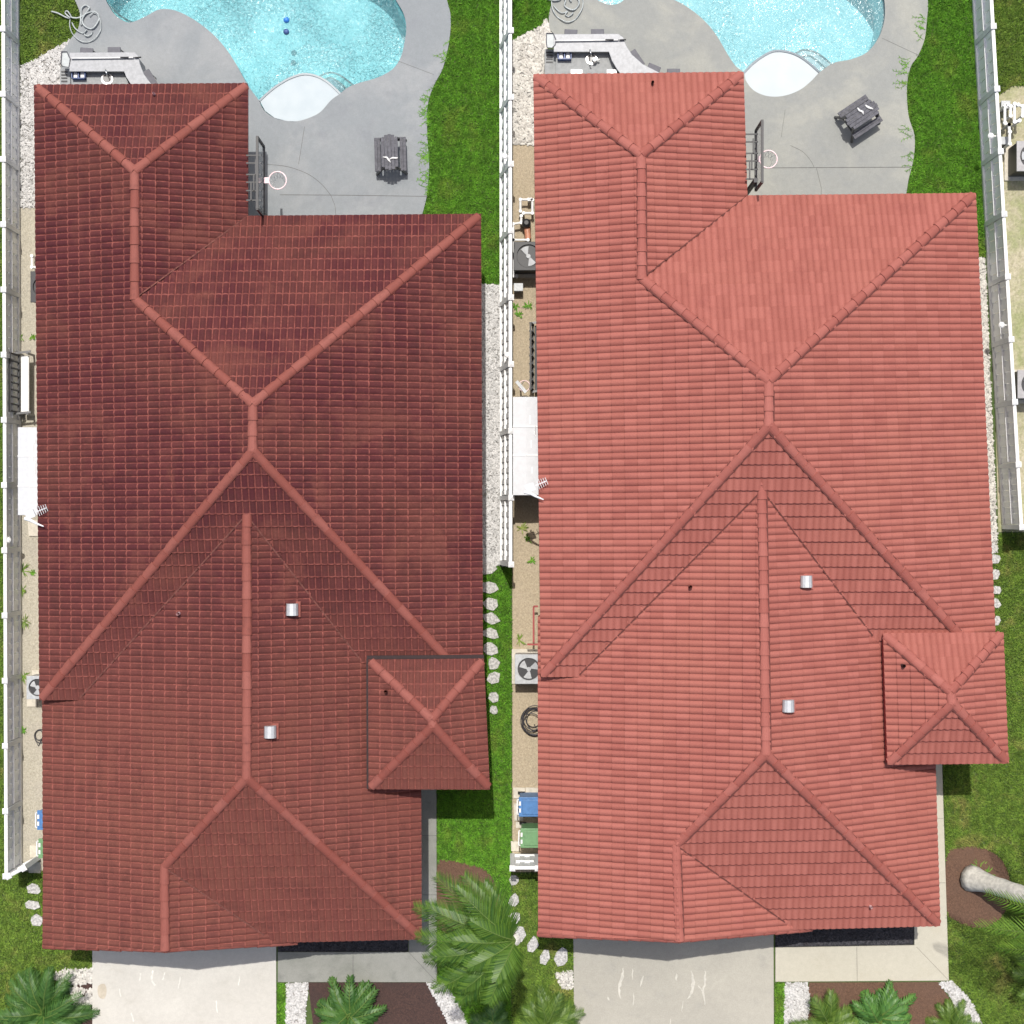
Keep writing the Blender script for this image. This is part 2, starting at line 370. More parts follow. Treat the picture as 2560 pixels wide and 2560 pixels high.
def water(name, tint, amp, sc):
    m, nt, b = newmat(name); nt.nodes.remove(b); p = geo(nt)
    mp = nt.nodes.new('ShaderNodeMapping'); mp.inputs['Rotation'].default_value = (0,0,.5); mp.inputs['Scale'].default_value = (1,.75,1); nt.links.new(p, mp.inputs[0])
    msk = ramp(nt, noise(nt, .55, 3, .5, p, .5), .40, .62)
    n1 = noise(nt, sc, 2, .5, mp.outputs[0], 1.2)
    h = math_(nt, 'MULTIPLY', n1, math_(nt, 'MULTIPLY_ADD', msk, .6, .4))
    bp = nt.nodes.new('ShaderNodeBump'); bp.inputs['Strength'].default_value = 1.0; bp.inputs['Distance'].default_value = amp; nt.links.new(h, bp.inputs['Height'])
    rf = nt.nodes.new('ShaderNodeBsdfTransparent'); rf.inputs[0].default_value = (*tint, 1)
    gl = nt.nodes.new('ShaderNodeBsdfGlossy'); gl.inputs['Roughness'].default_value = .11; nt.links.new(bp.outputs[0], gl.inputs['Normal'])
    df = nt.nodes.new('ShaderNodeBsdfDiffuse'); df.inputs[0].default_value = (tint[0]*.42, tint[1]*.62, tint[2]*.62, 1); nt.links.new(bp.outputs[0], df.inputs['Normal'])
    fr = nt.nodes.new('ShaderNodeFresnel'); fr.inputs[0].default_value = 1.33; nt.links.new(bp.outputs[0], fr.inputs['Normal'])
    m0 = nt.nodes.new('ShaderNodeMixShader'); m0.inputs[0].default_value = .2
    nt.links.new(rf.outputs[0], m0.inputs[1]); nt.links.new(df.outputs[0], m0.inputs[2])
    m1 = nt.nodes.new('ShaderNodeMixShader'); nt.links.new(fr.outputs[0], m1.inputs[0]); nt.links.new(m0.outputs[0], m1.inputs[1]); nt.links.new(gl.outputs[0], m1.inputs[2])
    nt.links.new(m1.outputs[0], nt.nodes['Material Output'].inputs[0]); return m
M['water_l'] = water('rippled_water', (.74,.92,.95), .13, 12); M['water_r'] = water('calm_water', (.80,.93,.96), .07, 10)

# ------------------------------------------------------------------ pools (outlines in plan)
pool_l = smooth_poly([(258,-30),(265,0),(288,38),(318,57),(340,54),(368,41),(400,25),(440,28),(485,50),(530,84),(565,122),(592,163),(612,200),(630,228),(648,252),(660,276),(685,295),(715,303),(745,304),(778,294),(803,280),(828,252),(850,236),(872,219),(900,208),(945,195),(982,174),(1002,145),(1011,110),(1016,70),(1009,35),(992,5),(960,-50),(880,-100),(700,-140),(450,-130),(300,-90)], 4)
pool_r = smooth_poly([(1470,-40),(1488,-4),(1508,9),(1530,14),(1552,7),(1580,-12),(1630,-14),(1682,0),(1722,22),(1762,55),(1792,92),(1816,133),(1838,166),(1858,182),(1864,203),(1882,226),(1908,239),(1937,243),(1970,238),(2002,224),(2028,203),(2052,179),(2085,158),(2125,150),(2165,133),(2193,100),(2208,60),(2211,20),(2203,-15),(2160,-70),(2080,-120),(1900,-160),(1700,-150),(1530,-110)], 4)
deck_l = [(150,-260),(186,-60)] + smooth_poly([(188,0),(201,35),(197,72),(180,96)], 4, False) + [(155,132),(155,330),(540,330),(540,640),(1050,640),(1050,560)] + smooth_poly([(1066,498),(1073,420),(1068,330),(1070,262),(1085,215),(1108,170),(1123,105),(1127,45),(1117,0),(1095,-80)], 4, False) + [(1080,-260)]
deck_r = [(1366,-260),(1374,-40)] + smooth_poly([(1379,10),(1372,42),(1374,75)], 4, False) + [(1386,88),(1386,300),(1790,300),(1790,600),(2262,600),(2262,500)] + smooth_poly([(2270,450),(2283,395),(2285,340),(2270,290),(2266,220),(2275,170),(2294,140),(2310,100),(2316,50),(2318,0),(2300,-80)], 4, False) + [(2290,-260)]
ZD = 0.06
def sheet(name, pts, z, mat, z0=None, holes=(), kind='structure', parent=None):
    b = MB(); b.prism(W2(pts), z0, z, [W2(h) for h in holes], bottom=False); o = b.build(name, mat, parent)
    if parent is None: tag(o, kind=kind)
    return o
pl2 = [tuple(p) for p in pool_l]; pr2 = [tuple(p) for p in pool_r]
g = MB(); g.prism([(-70,-70),(70,-70),(70,70),(-70,70)], None, 0, [W2(pool_l), W2(pool_r)]); tag(g.build('ground', M['ground']), kind='structure')
sheet('pool_deck', deck_l, ZD, M['deck_l'], 0.0, [pool_l]); sheet('pool_deck', deck_r, ZD, M['deck_r'], 0.0, [pool_r])
def ribbon(mb, pts, w, z):
    pts = [P(a, b, 0) for a, b in pts]
    L, R = [], []
    for i, p in enumerate(pts):
        d = (pts[min(i+1, len(pts)-1)]-pts[max(i-1, 0)]).normalized(); n = Vector((-d.y, d.x, 0))*w/2
        L.append((p.x+n.x, p.y+n.y, z)); R.append((p.x-n.x, p.y-n.y, z))
    m = len(pts); mb.add(L+R, [(i, m+i, m+i+1, i+1) for i in range(m-1)])
def strip3(mb, pts, w, z0, z1):
    pts = [P(a, b, 0) for a, b in pts]; vs = []
    for i, p in enumerate(pts):
        d = (pts[min(i+1, len(pts)-1)]-pts[max(i-1, 0)]).normalized(); n = Vector((-d.y, d.x, 0))*w/2
        vs += [(p.x+n.x, p.y+n.y, z0), (p.x-n.x, p.y-n.y, z0), (p.x-n.x, p.y-n.y, z1), (p.x+n.x, p.y+n.y, z1)]
    fs = []
    for i in range(len(pts)-1):
        for k in range(4): fs.append((4*i+k, 4*i+(k+1)%4, 4*(i+1)+(k+1)%4, 4*(i+1)+k))
    mb.add(vs, fs)
j = MB()
ribbon(j, smooth_poly([(668,412),(720,418),(770,436),(805,462),(828,490)], 5, False), .012, ZD+.003)
ribbon(j, [(700,488),(860,489),(1068,492)], .014, ZD+.003); ribbon(j, [(762,318),(754,370),(747,412)], .010, ZD+.003)
ribbon(j, [(828,490),(838,515),(842,560)], .010, ZD+.0036); ribbon(j, [(985,150),(1085,188)], .009, ZD+.003)
tag(j.build('joint_lines', M['joint']), kind='structure')
j = MB(); ribbon(j, [(1905,421),(2060,420),(2275,419)], .016, ZD+.003); ribbon(j, [(2204,97),(2300,142)], .010, ZD+.003); ribbon(j, [(2040,421),(2052,470),(2052,520)], .010, ZD+.0036)
ribbon(j, [(1962,275),(1952,345)], .008, ZD+.003); ribbon(j, smooth_poly([(1975,365),(2005,380),(2025,402),(2035,421)], 4, False), .010, ZD+.0042)
tag(j.build('joint_lines', M['joint']), kind='structure')
def build_pool(name, out, floor, wmat, ledge_arc, ledge_bot, ledge_mat, arcs, bench, label):
    wl = W2(out)
    b = MB(); b.prism(wl, None, -1.35)
    n = len(wl); o = b.build('pool_basin', M[floor]); tag(o, kind='structure')
    w = MB(); ar = sum(wl[i][0]*wl[(i+1)%n][1]-wl[(i+1)%n][0]*wl[i][1] for i in range(n)); s = 1 if ar > 0 else -1
    def band(z0, z1, mat, nm):
        w = MB()
        for i in range(n):
            a = wl[i]; c = wl[(i+1)%n]
            vs = [(a[0],a[1],z0),(c[0],c[1],z0),(c[0],c[1],z1),(a[0],a[1],z1)]
            w.add(vs, [(3,2,1,0)] if s > 0 else [(0,1,2,3)])
        tag(w.build(nm, mat), kind='structure')
    band(-1.35, -.17, M[floor], 'pool_wall'); band(-.17, ZD-.012, M['tile_band'], 'pool_waterline_tile')
    wi = inset(wl, .004); b = MB(); b.prism(wi, None, -.07); tag(b.build('pool_water', M[wmat]), kind='structure')
    arc = smooth_poly(ledge_arc, 5, False)
    lp = arc + ledge_bot
    b = MB(); b.prism(inset(W2(lp), .01), -1.34, -.045 if False else -.058, bottom=False); tag(b.build('tanning_ledge', M[ledge_mat]), kind='structure')
    b = MB(); strip3(b, arc, .055, -.3, -.035); tag(b.build('ledge_edge_tile', M['tile_band']), kind='structure')
    for q, (ap, bot, z) in enumerate(arcs):
        a = smooth_poly(ap, 5, False)
        b = MB(); b.prism(W2(a+bot), -1.34, z, bottom=False); tag(b.build('pool_step', M[ledge_mat if q == 0 else ('bench_l' if 'l' == name else ledge_mat)]), kind='structure')
        b = MB(); strip3(b, a, .05, z-.05, z+.006+.002*q); tag(b.build('step_edge_tile', M['step_tile']), kind='structure')
    a = smooth_poly(bench[0], 4, False)
    b = MB(); b.prism(W2(a+bench[1]), -1.34, -.25, bottom=False); tag(b.build('pool_bench', M['bench_l'] if name == 'l' else M['ledge_r']), kind='structure')
    b = MB(); strip3(b, a, .05, -.3, -.243); tag(b.build('step_edge_tile', M['step_tile']), kind='structure')
build_pool('l', pool_l, 'floor_l', 'water_l', [(648,251),(668,232),(692,213),(725,194),(760,184),(793,190),(822,207),(852,235)],
    [(828,254),(803,281),(778,294),(745,303),(715,302),(685,294),(661,276)], 'ledge_l',
    [([(808,197),(825,191),(845,202),(858,213),(869,223)], [(852,234),(822,207)], -.13), ([(797,186),(815,178),(835,178),(860,191),(886,213)], [(869,222),(852,234),(822,206)], -.2)],
    ([(264,2),(290,28),(316,45),(338,53)], [(318,57),(300,48),(286,35)]), '')
build_pool('r', pool_r, 'floor_r', 'water_r', [(1859,182),(1880,160),(1905,141),(1930,128),(1955,126),(1985,133),(2015,150),(2050,180)],
    [(2028,204),(2002,225),(1970,238),(1937,242),(1908,238),(1882,225),(1865,203)], 'ledge_r',
    [([(2008,139),(2024,136),(2042,147),(2066,168)], [(2050,179),(2015,150)], -.13), ([(1990,130),(2010,120),(2035,123),(2060,137),(2084,158)], [(2066,167),(2050,179),(2010,146)], -.2)],
    ([(1500,-6),(1520,2),(1545,8)], [(1530,14),(1508,8)]), '')

# ------------------------------------------------------------------ ground patches
gravels_l = [[(52,166),(85,150),(150,113),(180,97),(178,130),(153,135),(153,300),(190,330),(190,520),(52,520)]]
gravels_r = [[(1281,103),(1320,82),(1352,66),(1366,50),(1377,85),(1365,130),(1400,220),(1400,362),(1281,362)]]
ls = [(1100,712),(1276,712),(1276,1414),(1100,1414)]; rs = [(2370,644),(2462,644),(2492,1330),(2494,1380),(2395,1395)]
for nm, p, z, m in (
    ('side_yard_soil', [(50,515),(240,515),(240,2178),(56,2178)], .004, 'sand'),
    ('side_yard_soil', [(1281,350),(1420,350),(1420,2180),(1281,2180)], .004, 'sand_r'),
    ('gravel_bed', gravels_l[0], .008, 'bed_under'), ('gravel_bed', gravels_r[0], .008, 'bed_under'),
    ('gravel_bed', ls, .008, 'bed_under'), ('gravel_bed', rs, .008, 'bed_under'),
    ('neighbour_soil', [(2466,242),(2500,236),(2530,215),(2700,210),(2700,1330),(2496,1330)], .004, 'sand_patchy')):
    sheet(nm, p, z, M[m])
drive_l = [(232,2300),(691,2300),(691,2700),(232,2700)]; drive_r = [(1433,2300),(1933,2300),(1934,2700),(1436,2700)]
walk_l = [(695,2379),(1022,2379),(1022,2330),(1040,1900),(1091,1900),(1092,2454),(695,2454)]
walk_r = [(1938,2368),(2285,2362),(2285,2300),(2300,1880),(2353,1880),(2371,2450),(1938,2453)]
for p, m in ((drive_l,'drive_l'),(drive_r,'drive_r')): sheet('driveway', p, .05, M[m], 0)
for p, m in ((walk_l,'walk_l'),(walk_r,'walk_r')): sheet('walkway', p, .05, M[m], 0)
for p in ([(695,2310),(1020,2310),(1020,2378),(695,2378)], [(1938,2310),(2284,2310),(2284,2361),(1938,2367)]): sheet('pebble_bed', p, .03, M['black_pebble'], 0)
j = MB(); ribbon(j, [(883,2380),(883,2453)], .014, .053); ribbon(j, [(1022,2379),(1091,2453)], .010, .053); ribbon(j, [(1052,2088),(1091,2088)], .012, .053); ribbon(j, [(1052,2236),(1091,2236)], .012, .053)
ribbon(j, [(2141,2367),(2142,2451)], .010, .053); ribbon(j, [(2290,2366),(2370,2449)], .008, .053); ribbon(j, [(2330,2206),(2362,2206)], .010, .053); ribbon(j, [(2322,2045),(2357,2045)], .008, .053)
tag(j.build('joint_lines', M['joint']), kind='structure')
# tyre scuffs on the right driveway
sc_ = MB()
for pts, w in (([(1558,2418),(1556,2440),(1548,2468),(1552,2495)],.09), ([(1581,2420),(1581,2448)],.04), ([(1608,2438),(1600,2465)],.06), ([(1690,2432),(1690,2450)],.07),
               ([(1728,2425),(1732,2455),(1728,2480),(1718,2495)],.10), ([(1763,2425),(1762,2455),(1757,2480),(1762,2510)],.085), ([(1584,2480),(1582,2512)],.04), ([(1675,2545),(1675,2575)],.05),
               ([(1520,2490),(1524,2500)],.05), ([(1708,2500),(1704,2530)],.03), ([(1745,2462),(1757,2478)],.05)):
    q = smooth_poly(pts, 4, False); q = [(a+random.uniform(-1.6,1.6), b) for a, b in q]
    ws = P(0,0); pts3 = [P(a, b, 0) for a, b in q]; L, R = [], []
    for i, p in enumerate(pts3):
        d = (pts3[min(i+1,len(pts3)-1)]-pts3[max(i-1,0)]).normalized(); t = i/(len(pts3)-1); ww = w*(.25+.75*math.sin(math.pi*min(1,max(0,t))))*random.uniform(.5,1.1)/2; n = Vector((-d.y,d.x,0))*ww
        L.append((p.x+n.x,p.y+n.y,.054)); R.append((p.x-n.x,p.y-n.y,.054))
    m_ = len(pts3); sc_.add(L+R, [(i,m_+i,m_+i+1,i+1) for i in range(m_-1)])
tag(sc_.build('driveway_scuffs', M['scuff']), kind='structure')
# faint marks on the left driveway
sl_ = MB()
for pts, w in (([(352,2432),(350,2450)],.04), ([(384,2425),(380,2445),(388,2462)],.05), ([(412,2430),(408,2448)],.03), ([(300,2470),(304,2490)],.03), ([(452,2440),(446,2470)],.03), ([(540,2500),(545,2530)],.03), ([(330,2530),(334,2552)],.04), ([(600,2440),(597,2462)],.03)):
    q = [(a+random.uniform(-1.2,1.2), b) for a, b in smooth_poly(pts, 4, False)]; ribbon(sl_, q, w, .054)
tag(sl_.build('driveway_scuffs', M['scuff2']), kind='structure')
b = MB(); b.prism(W2(smooth_poly([(246,2465),(262,2458),(268,2475),(262,2495),(248,2490)],4)), None, .054); tag(b.build('driveway_stain', M['stain']), kind='structure')
# planting beds
bed_l = [(716,2456),(790,2456),(800,2530),(812,2620),(716,2620)]
ring_l = smooth_poly([(1093,2165),(1120,2150),(1170,2160),(1215,2175),(1245,2225),(1245,2290),(1200,2330),(1130,2335),(1094,2310)], 4)
ring_r = smooth_poly([(2366,2140),(2400,2118),(2450,2118),(2500,2145),(2524,2195),(2522,2260),(2490,2305),(2440,2320),(2390,2302),(2367,2275)], 4)
mul_l = [(770,2456),(1066,2456),(1110,2520),(1135,2620),(790,2620)]; mul_r = [(2022,2456),(2345,2455),(2390,2520),(2405,2640),(2010,2640)]
bl = [(150,2440),(232,2438),(232,2640),(190,2640),(165,2520)]; 
for p, z, m in ((ring_l,.02,'mulch'),(ring_r,.02,'mulch'),(mul_l,.02,'mulch_dark'),(mul_r,.02,'mulch'),(bl,.02,'mulch_dark')): sheet('mulch_bed', p, z, M[m], 0)
gcurve_l = smooth_poly([(1066,2456),(1090,2500),(1120,2560),(1135,2640)],4,False)+[(1180,2640)]+smooth_poly([(1172,2570),(1145,2505),(1108,2456)],4,False)
gcurve_r = smooth_poly([(2345,2456),(2380,2500),(2400,2560),(2410,2640)],4,False)+[(2465,2640)]+smooth_poly([(2456,2560),(2425,2500),(2378,2452)],4,False)
gst_l = [(716,2456),(772,2456),(765,2520),(758,2640),(712,2640)]; gst_r = [(1962,2456),(2016,2456),(2026,2500),(2016,2560),(2010,2640),(1958,2640)]
gbl = [(130,2438),(155,2424),(232,2420),(232,2455),(190,2462),(150,2460)]; gbr = [(1385,2432),(1432,2425),(1432,2470),(1405,2472)]
for p in (gcurve_l, gcurve_r, gst_l, gst_r): sheet('gravel_bed', p, .024, M['bed_under'])
for p in (gbl, gbr): sheet('gravel_bed', p, .026, M['bed_under'])

# ------------------------------------------------------------------ loose stones
def scatter(polys, dens, excl=()):
    X, Y = [], []
    for pl in polys:
        w = W2(pl); xs = [p[0] for p in w]; ys = [p[1] for p in w]
        A = (max(xs)-min(xs))*(max(ys)-min(ys)); n = int(A*dens)
        x = rng.uniform(min(xs), max(xs), n); y = rng.uniform(min(ys), max(ys), n); k = np_inside(x, y, w)
        X.append(x[k]); Y.append(y[k])
    X = np.concatenate(X); Y = np.concatenate(Y)
    for e in excl:
        w = W2(e) ; k = ~np_inside(X, Y, w); X = X[k]; Y = Y[k]
    return X, Y
def npmesh(name, V, F, uvf, mat, smooth=False):
    me = bpy.data.meshes.new(name); nf, k = F.shape
    me.vertices.add(len(V)); me.vertices.foreach_set('co', V.astype(np.float32).ravel())
    me.loops.add(nf*k); me.loops.foreach_set('vertex_index', F.astype(np.int32).ravel())
    me.polygons.add(nf); me.polygons.foreach_set('loop_start', np.arange(0, nf*k, k, dtype=np.int32)); me.polygons.foreach_set('loop_total', np.full(nf, k, dtype=np.int32))
    ul = me.uv_layers.new(name='UVMap'); ul.data.foreach_set('uv', np.repeat(uvf.astype(np.float32), k, axis=0).ravel())
    me.materials.append(mat); me.update(calc_edges=True); me.validate()
    o = bpy.data.objects.new(name, me); COL.objects.link(o); return o
def stones(label, polys, dens, mat, z=.02, smin=.018, smax=.042, excl=()):
    X, Y = scatter(polys, dens, excl); n = len(X)
    base = np.array([(1,0,0),(.3,.95,0),(-.85,.5,0),(-.7,-.7,0),(.4,-.9,0),(0.1,0,1)], float)
    r = rng.uniform(smin, smax, n); a = rng.uniform(0, 6.28, n); el = rng.uniform(.55, 1.0, n)
    V = np.repeat(base[None], n, 0)*(1+rng.uniform(-.3,.3,(n,6,3)))
    V[:,:,0] *= r[:,None]*1.35; V[:,:,1] *= (r*el)[:,None]; V[:,:,2] *= (r*.8)[:,None]
    c, s = np.cos(a)[:,None], np.sin(a)[:,None]
    x = V[:,:,0]*c-V[:,:,1]*s; y = V[:,:,0]*s+V[:,:,1]*c
    V[:,:,0] = x+X[:,None]; V[:,:,1] = y+Y[:,None]; V[:,:,2] += z+rng.uniform(0,.018,n)[:,None]
    f = np.array([(0,1,5),(1,2,5),(2,3,5),(3,4,5),(4,0,5)])
    F = (np.arange(n)[:,None,None]*6+f[None]).reshape(-1,3)
    uv = np.repeat(np.stack([rng.random(n), rng.random(n)],1), 5, 0)
    o = npmesh('gravel', V.reshape(-1,3), F, uv, M[mat]); tag(o, label, 'gravel', None, 'stuff')
stones('fine white gravel beside the grey kitchen counter and left fence', gravels_l, 900, 'stone_w')
stones('coarse white gravel between the middle fence and the clean red roof', gravels_r, 750, 'stone_w2', smin=.022, smax=.055)
stones('black pebbles in the narrow bed under the front eaves of the dark house', [[(697,2312),(1018,2312),(1018,2376),(697,2376)]], 1200, 'stone_k', .028)
stones('black pebbles in the narrow bed under the front eaves of the clean house', [[(1940,2312),(2282,2312),(2282,2359),(1940,2365)]], 1200, 'stone_k', .028)
stones('white gravel strip along the right eaves of the dark roof', [ls], 1000, 'stone_w')
stones('pale gravel strip between the clean red roof and right white fence', [rs], 900, 'stone_w2')
stones('white gravel bands round the mulch bed below the dark house', [gst_l, gcurve_l], 1100, 'stone_w')
stones('white gravel bands round the mulch bed below the clean red house', [gst_r, gcurve_r], 1100, 'stone_w')
stones('grey white stones around the bush palm left of the pale driveway', [gbl, [(175,2470),(232,2470),(232,2520),(195,2530)]], 500, 'stone_w2', smin=.03, smax=.06)
stones('few pale stones around the bush palm beside the grey driveway', [gbr], 700, 'stone_w2', smin=.02, smax=.045)

# ------------------------------------------------------------------ flagstones (also keep grass off them)
def flag(px, py, rx, ry, ang, seed):
    r = random.Random(seed); n = r.choice((6, 7, 8)); out = []
    for k in range(n):
        t = 2*math.pi*k/n+r.uniform(-.22,.22); q = r.uniform(.78,1.12); x = rx*q*math.cos(t); y = ry*q*math.sin(t)
        out.append((px+x*math.cos(ang)-y*math.sin(ang), py+x*math.sin(ang)+y*math.cos(ang)))
    return out
flags = []
ordn = ['topmost', 'second', 'third', 'fourth', 'fifth', 'sixth', 'seventh', 'eighth', 'ninth', 'tenth']
for i, (x, y, rx, ry) in enumerate([(1214,1422,27,17),(1222,1468,24,17),(1226,1510,22,17),(1228,1546,24,15),(1226,1582,24,16),(1225,1622,22,18),(1234,1658,17,16),(1235,1694,16,19),(1236,1742,18,14),(1234,1775,13,12)]):
    flags.append((flag(x, y, rx, ry, .1*i, 100+i), 'pale striped flagstone, %s of the stone row along the right side of the dark house' % (ordn[i] if i else 'topmost'), 'flagstones along the dark house'))
for i, (x, y, rx, ry) in enumerate([(86,2221,19,15),(82,2262,23,12),(92,2300,18,17)]):
    flags.append((flag(x, y, rx, ry, .2, 200+i), ['grey flagstone nearest the end of the left fence', 'wide grey flagstone, middle of the three in the left grass', 'grey flagstone nearest the lower left roof corner of the dark house'][i], 'flagstones in the left grass'))
rr = [(1284,2200,12,14,'grey flagstone in the gate shadow below the white gate'), (1284,2250,13,17,'flagstone on the middle seam, second below the white gate'), (1286,2295,15,18,'flagstone on the middle seam, third below the white gate'),
      (1298,2335,17,23,'oval pale flagstone where the curved path turns right'), (1333,2362,15,23,'tilted pale flagstone under the lower left corner of the clean roof'), (1363,2390,14,24,'narrow flagstone with a brown stain, second from the grey driveway'), (1403,2392,17,24,'triangular pale flagstone nearest the grey driveway')]
for i, (x, y, rx, ry, lb) in enumerate(rr): flags.append((flag(x, y, rx, ry, .25, 300+i), lb, 'flagstones curving to the grey driveway'))
for i, (x, y, rx, ry) in enumerate([(2481,1372,12,15),(2486,1398,14,13),(2486,1436,13,15),(2490,1475,16,13),(2490,1508,12,14),(2491,1552,10,15)]):
    flags.append((flag(x, y, rx, ry, .1, 400+i), 'pale flagstone, %s of the stone row along the right eaves of the clean red roof' % ordn[i], 'flagstones along the clean house'))
for pl, lb, gp in flags:
    b = MB(); b.prism(W2(pl), 0, .055, bottom=False); tag(b.build('flagstone', M['flag'], bevel=.008), lb, 'flagstone', gp)

# ------------------------------------------------------------------ lawns
def fencebase(y): return 2436+(y/1300)*54
lawnA = [(52,-60),(186,-60)] + smooth_poly([(188,0),(201,35),(197,72),(180,96)],4,False) + [(150,112),(85,150),(50,164)]
lawnB = [(1095,-80)] + list(reversed(smooth_poly([(1066,498),(1073,420),(1068,330),(1070,262),(1085,215),(1108,170),(1123,105),(1127,45),(1117,0),(1095,-80)],4,False)))[1:] + [(1050,560),(1130,600),(1130,708),(1272,708),(1272,-80)]
lawnC = [(1100,1417),(1277,1417),(1277,2600),(1178,2600),(1165,2560),(1140,2505),(1108,2458),(1094,2454),(1093,1900),(1150,1900),(1150,1640)]
lawnD = [(-40,2180),(240,2180),(230,2300),(232,2440),(232,2600),(-40,2600)]
lawnE = [(693,2457),(715,2457),(712,2600),(693,2600)]
lawnF = [(1281,-60),(1372,-60),(1378,10),(1372,45),(1350,64),(1320,80),(1281,101)]
lawnG = [(2300,-80)] + list(reversed(smooth_poly([(2270,450),(2283,395),(2285,340),(2270,290),(2266,220),(2275,170),(2294,140),(2310,100),(2316,50),(2318,0),(2300,-80)],4,False)))[1:] + [(2262,520),(2370,560),(2370,642),(2462,642),(2430,-80)]
lawnH = [(2395,1397),(2494,1382),(2492,1334),(2620,1334),(2620,2600),(2462,2600),(2448,2540),(2420,2492),(2378,2452),(2372,2452),(2356,1880),(2390,1850),(2390,1500)]
lawnI = [(1281,2184),(1430,2184),(1432,2430),(1434,2600),(1281,2600)]
lawnJ = [(1937,2457),(1960,2457),(1957,2600),(1937,2600)]
lawnK = [(2450,-60),(2620,-60),(2620,212),(2530,216),(2500,236),(2466,240)]
lawnL = [(-60,-60),(44,-60),(44,2180),(-60,2180)]
def lawn(label, polys, mat, dens, excl=(), lmin=.045, lmax=.12):
    X, Y = scatter(polys, dens, excl); n = len(X)
    a = rng.uniform(0, 6.28, n); L = rng.uniform(lmin, lmax, n); w = rng.uniform(.007,.016,n); tilt = rng.uniform(.25,1.0,n)
    dx, dy = np.cos(a), np.sin(a)
    V = np.zeros((n,4,3)); 
    V[:,0,0] = X-dy*w; V[:,0,1] = Y+dx*w; V[:,1,0] = X+dy*w; V[:,1,1] = Y-dx*w; V[:,0,2] = V[:,1,2] = .002
    V[:,2,0] = X+dx*L*tilt*.6+dy*w*.7; V[:,2,1] = Y+dy*L*tilt*.6-dx*w*.7; V[:,2,2] = L*(1-tilt*.35)*.8
    V[:,3,0] = X+dx*L*tilt; V[:,3,1] = Y+dy*L*tilt; V[:,3,2] = L*(1-tilt*.5)*.85
    F = np.arange(n*4).reshape(n,4)[:,[0,1,2,3]]
    uv = np.stack([rng.random(n), rng.random(n)],1)
    o = npmesh('grass', V.reshape(-1,3), F, uv, M[mat]); tag(o, label, 'grass', None, 'stuff')
fl = [f[0] for f in flags]
lawn('lush green grass right of the dark house pool deck', [lawnB], 'grass_l', 3200)
lawn('green and brown grass in the upper left corner', [lawnA, lawnL], 'grass_p', 2600)
lawn('bright grass beside the flagstones and palm of the dark house', [lawnC], 'grass_l', 3600, fl[:10]+[ring_l])
lawn('patchy grass left of the pale driveway', [lawnD], 'grass_p', 3000, fl[10:13]+[bl,gbl])
lawn('narrow grass strip between pale driveway and gravel', [lawnE], 'grass_l', 3600)
lawn('grass in the top corner right of the middle fence', [lawnF], 'grass_l', 3600)
lawn('lush green grass between the right pool deck and right fence', [lawnG], 'grass_l', 3200)
lawn('patchy grass right of the clean red house', [lawnH], 'grass_p', 3000, fl[20:]+[ring_r])
lawn('grass around the curving flagstones by the grey driveway', [lawnI], 'grass_p', 3200, fl[13:20]+[gbr])
lawn('narrow grass strip between grey driveway and gravel', [lawnJ], 'grass_l', 3600)
lawn('dark grass beyond the right fence', [lawnK], 'grass_p', 3000)
# long runners creeping over the deck edge
def runners(pts, n, label):
    b = MB()
    for k in range(n):
        x, y = random.choice(pts); x += random.uniform(-4,6); y += random.uniform(-22,22); p = P(x, y, ZD+.01)
        a = random.uniform(2.2, 4.1); L = random.uniform(.12,.38); q = [p+Vector((.1,0,0))]
        for s_ in range(4):
            a += random.uniform(-.4,.4); q.append(q[-1]+Vector((math.cos(a),math.sin(a),0))*L/4)
            c = q[-1]
            for t in range(2):
                aa = a+random.choice((-1,1))*random.uniform(.5,1.2); d = Vector((math.cos(aa),math.sin(aa),.25))*random.uniform(.04,.08); nn = Vector((-d.y,d.x,0)).normalized()*.008
                b.add([c-nn,c+nn,c+d+nn*.2,c+d-nn*.2],[(0,1,2,3)],(random.random(),.3))
        b.tube(q, .004, 4, (random.random(),.3))
    tag(b.build('creeping_grass', M['grass_l']), label, 'grass', None, 'stuff')
runners([(1120,80),(1112,140),(1078,235),(1062,260),(1066,300),(1068,350),(1062,380),(1064,410),(1068,450),(1060,400)], 60, 'grass runners creeping over the edge of the left pool deck')
runners([(2306,40),(2300,90),(2262,165),(2258,200),(2262,210),(2258,190),(2270,320),(2276,400)], 34, 'grass runners creeping over the edge of the right pool deck')

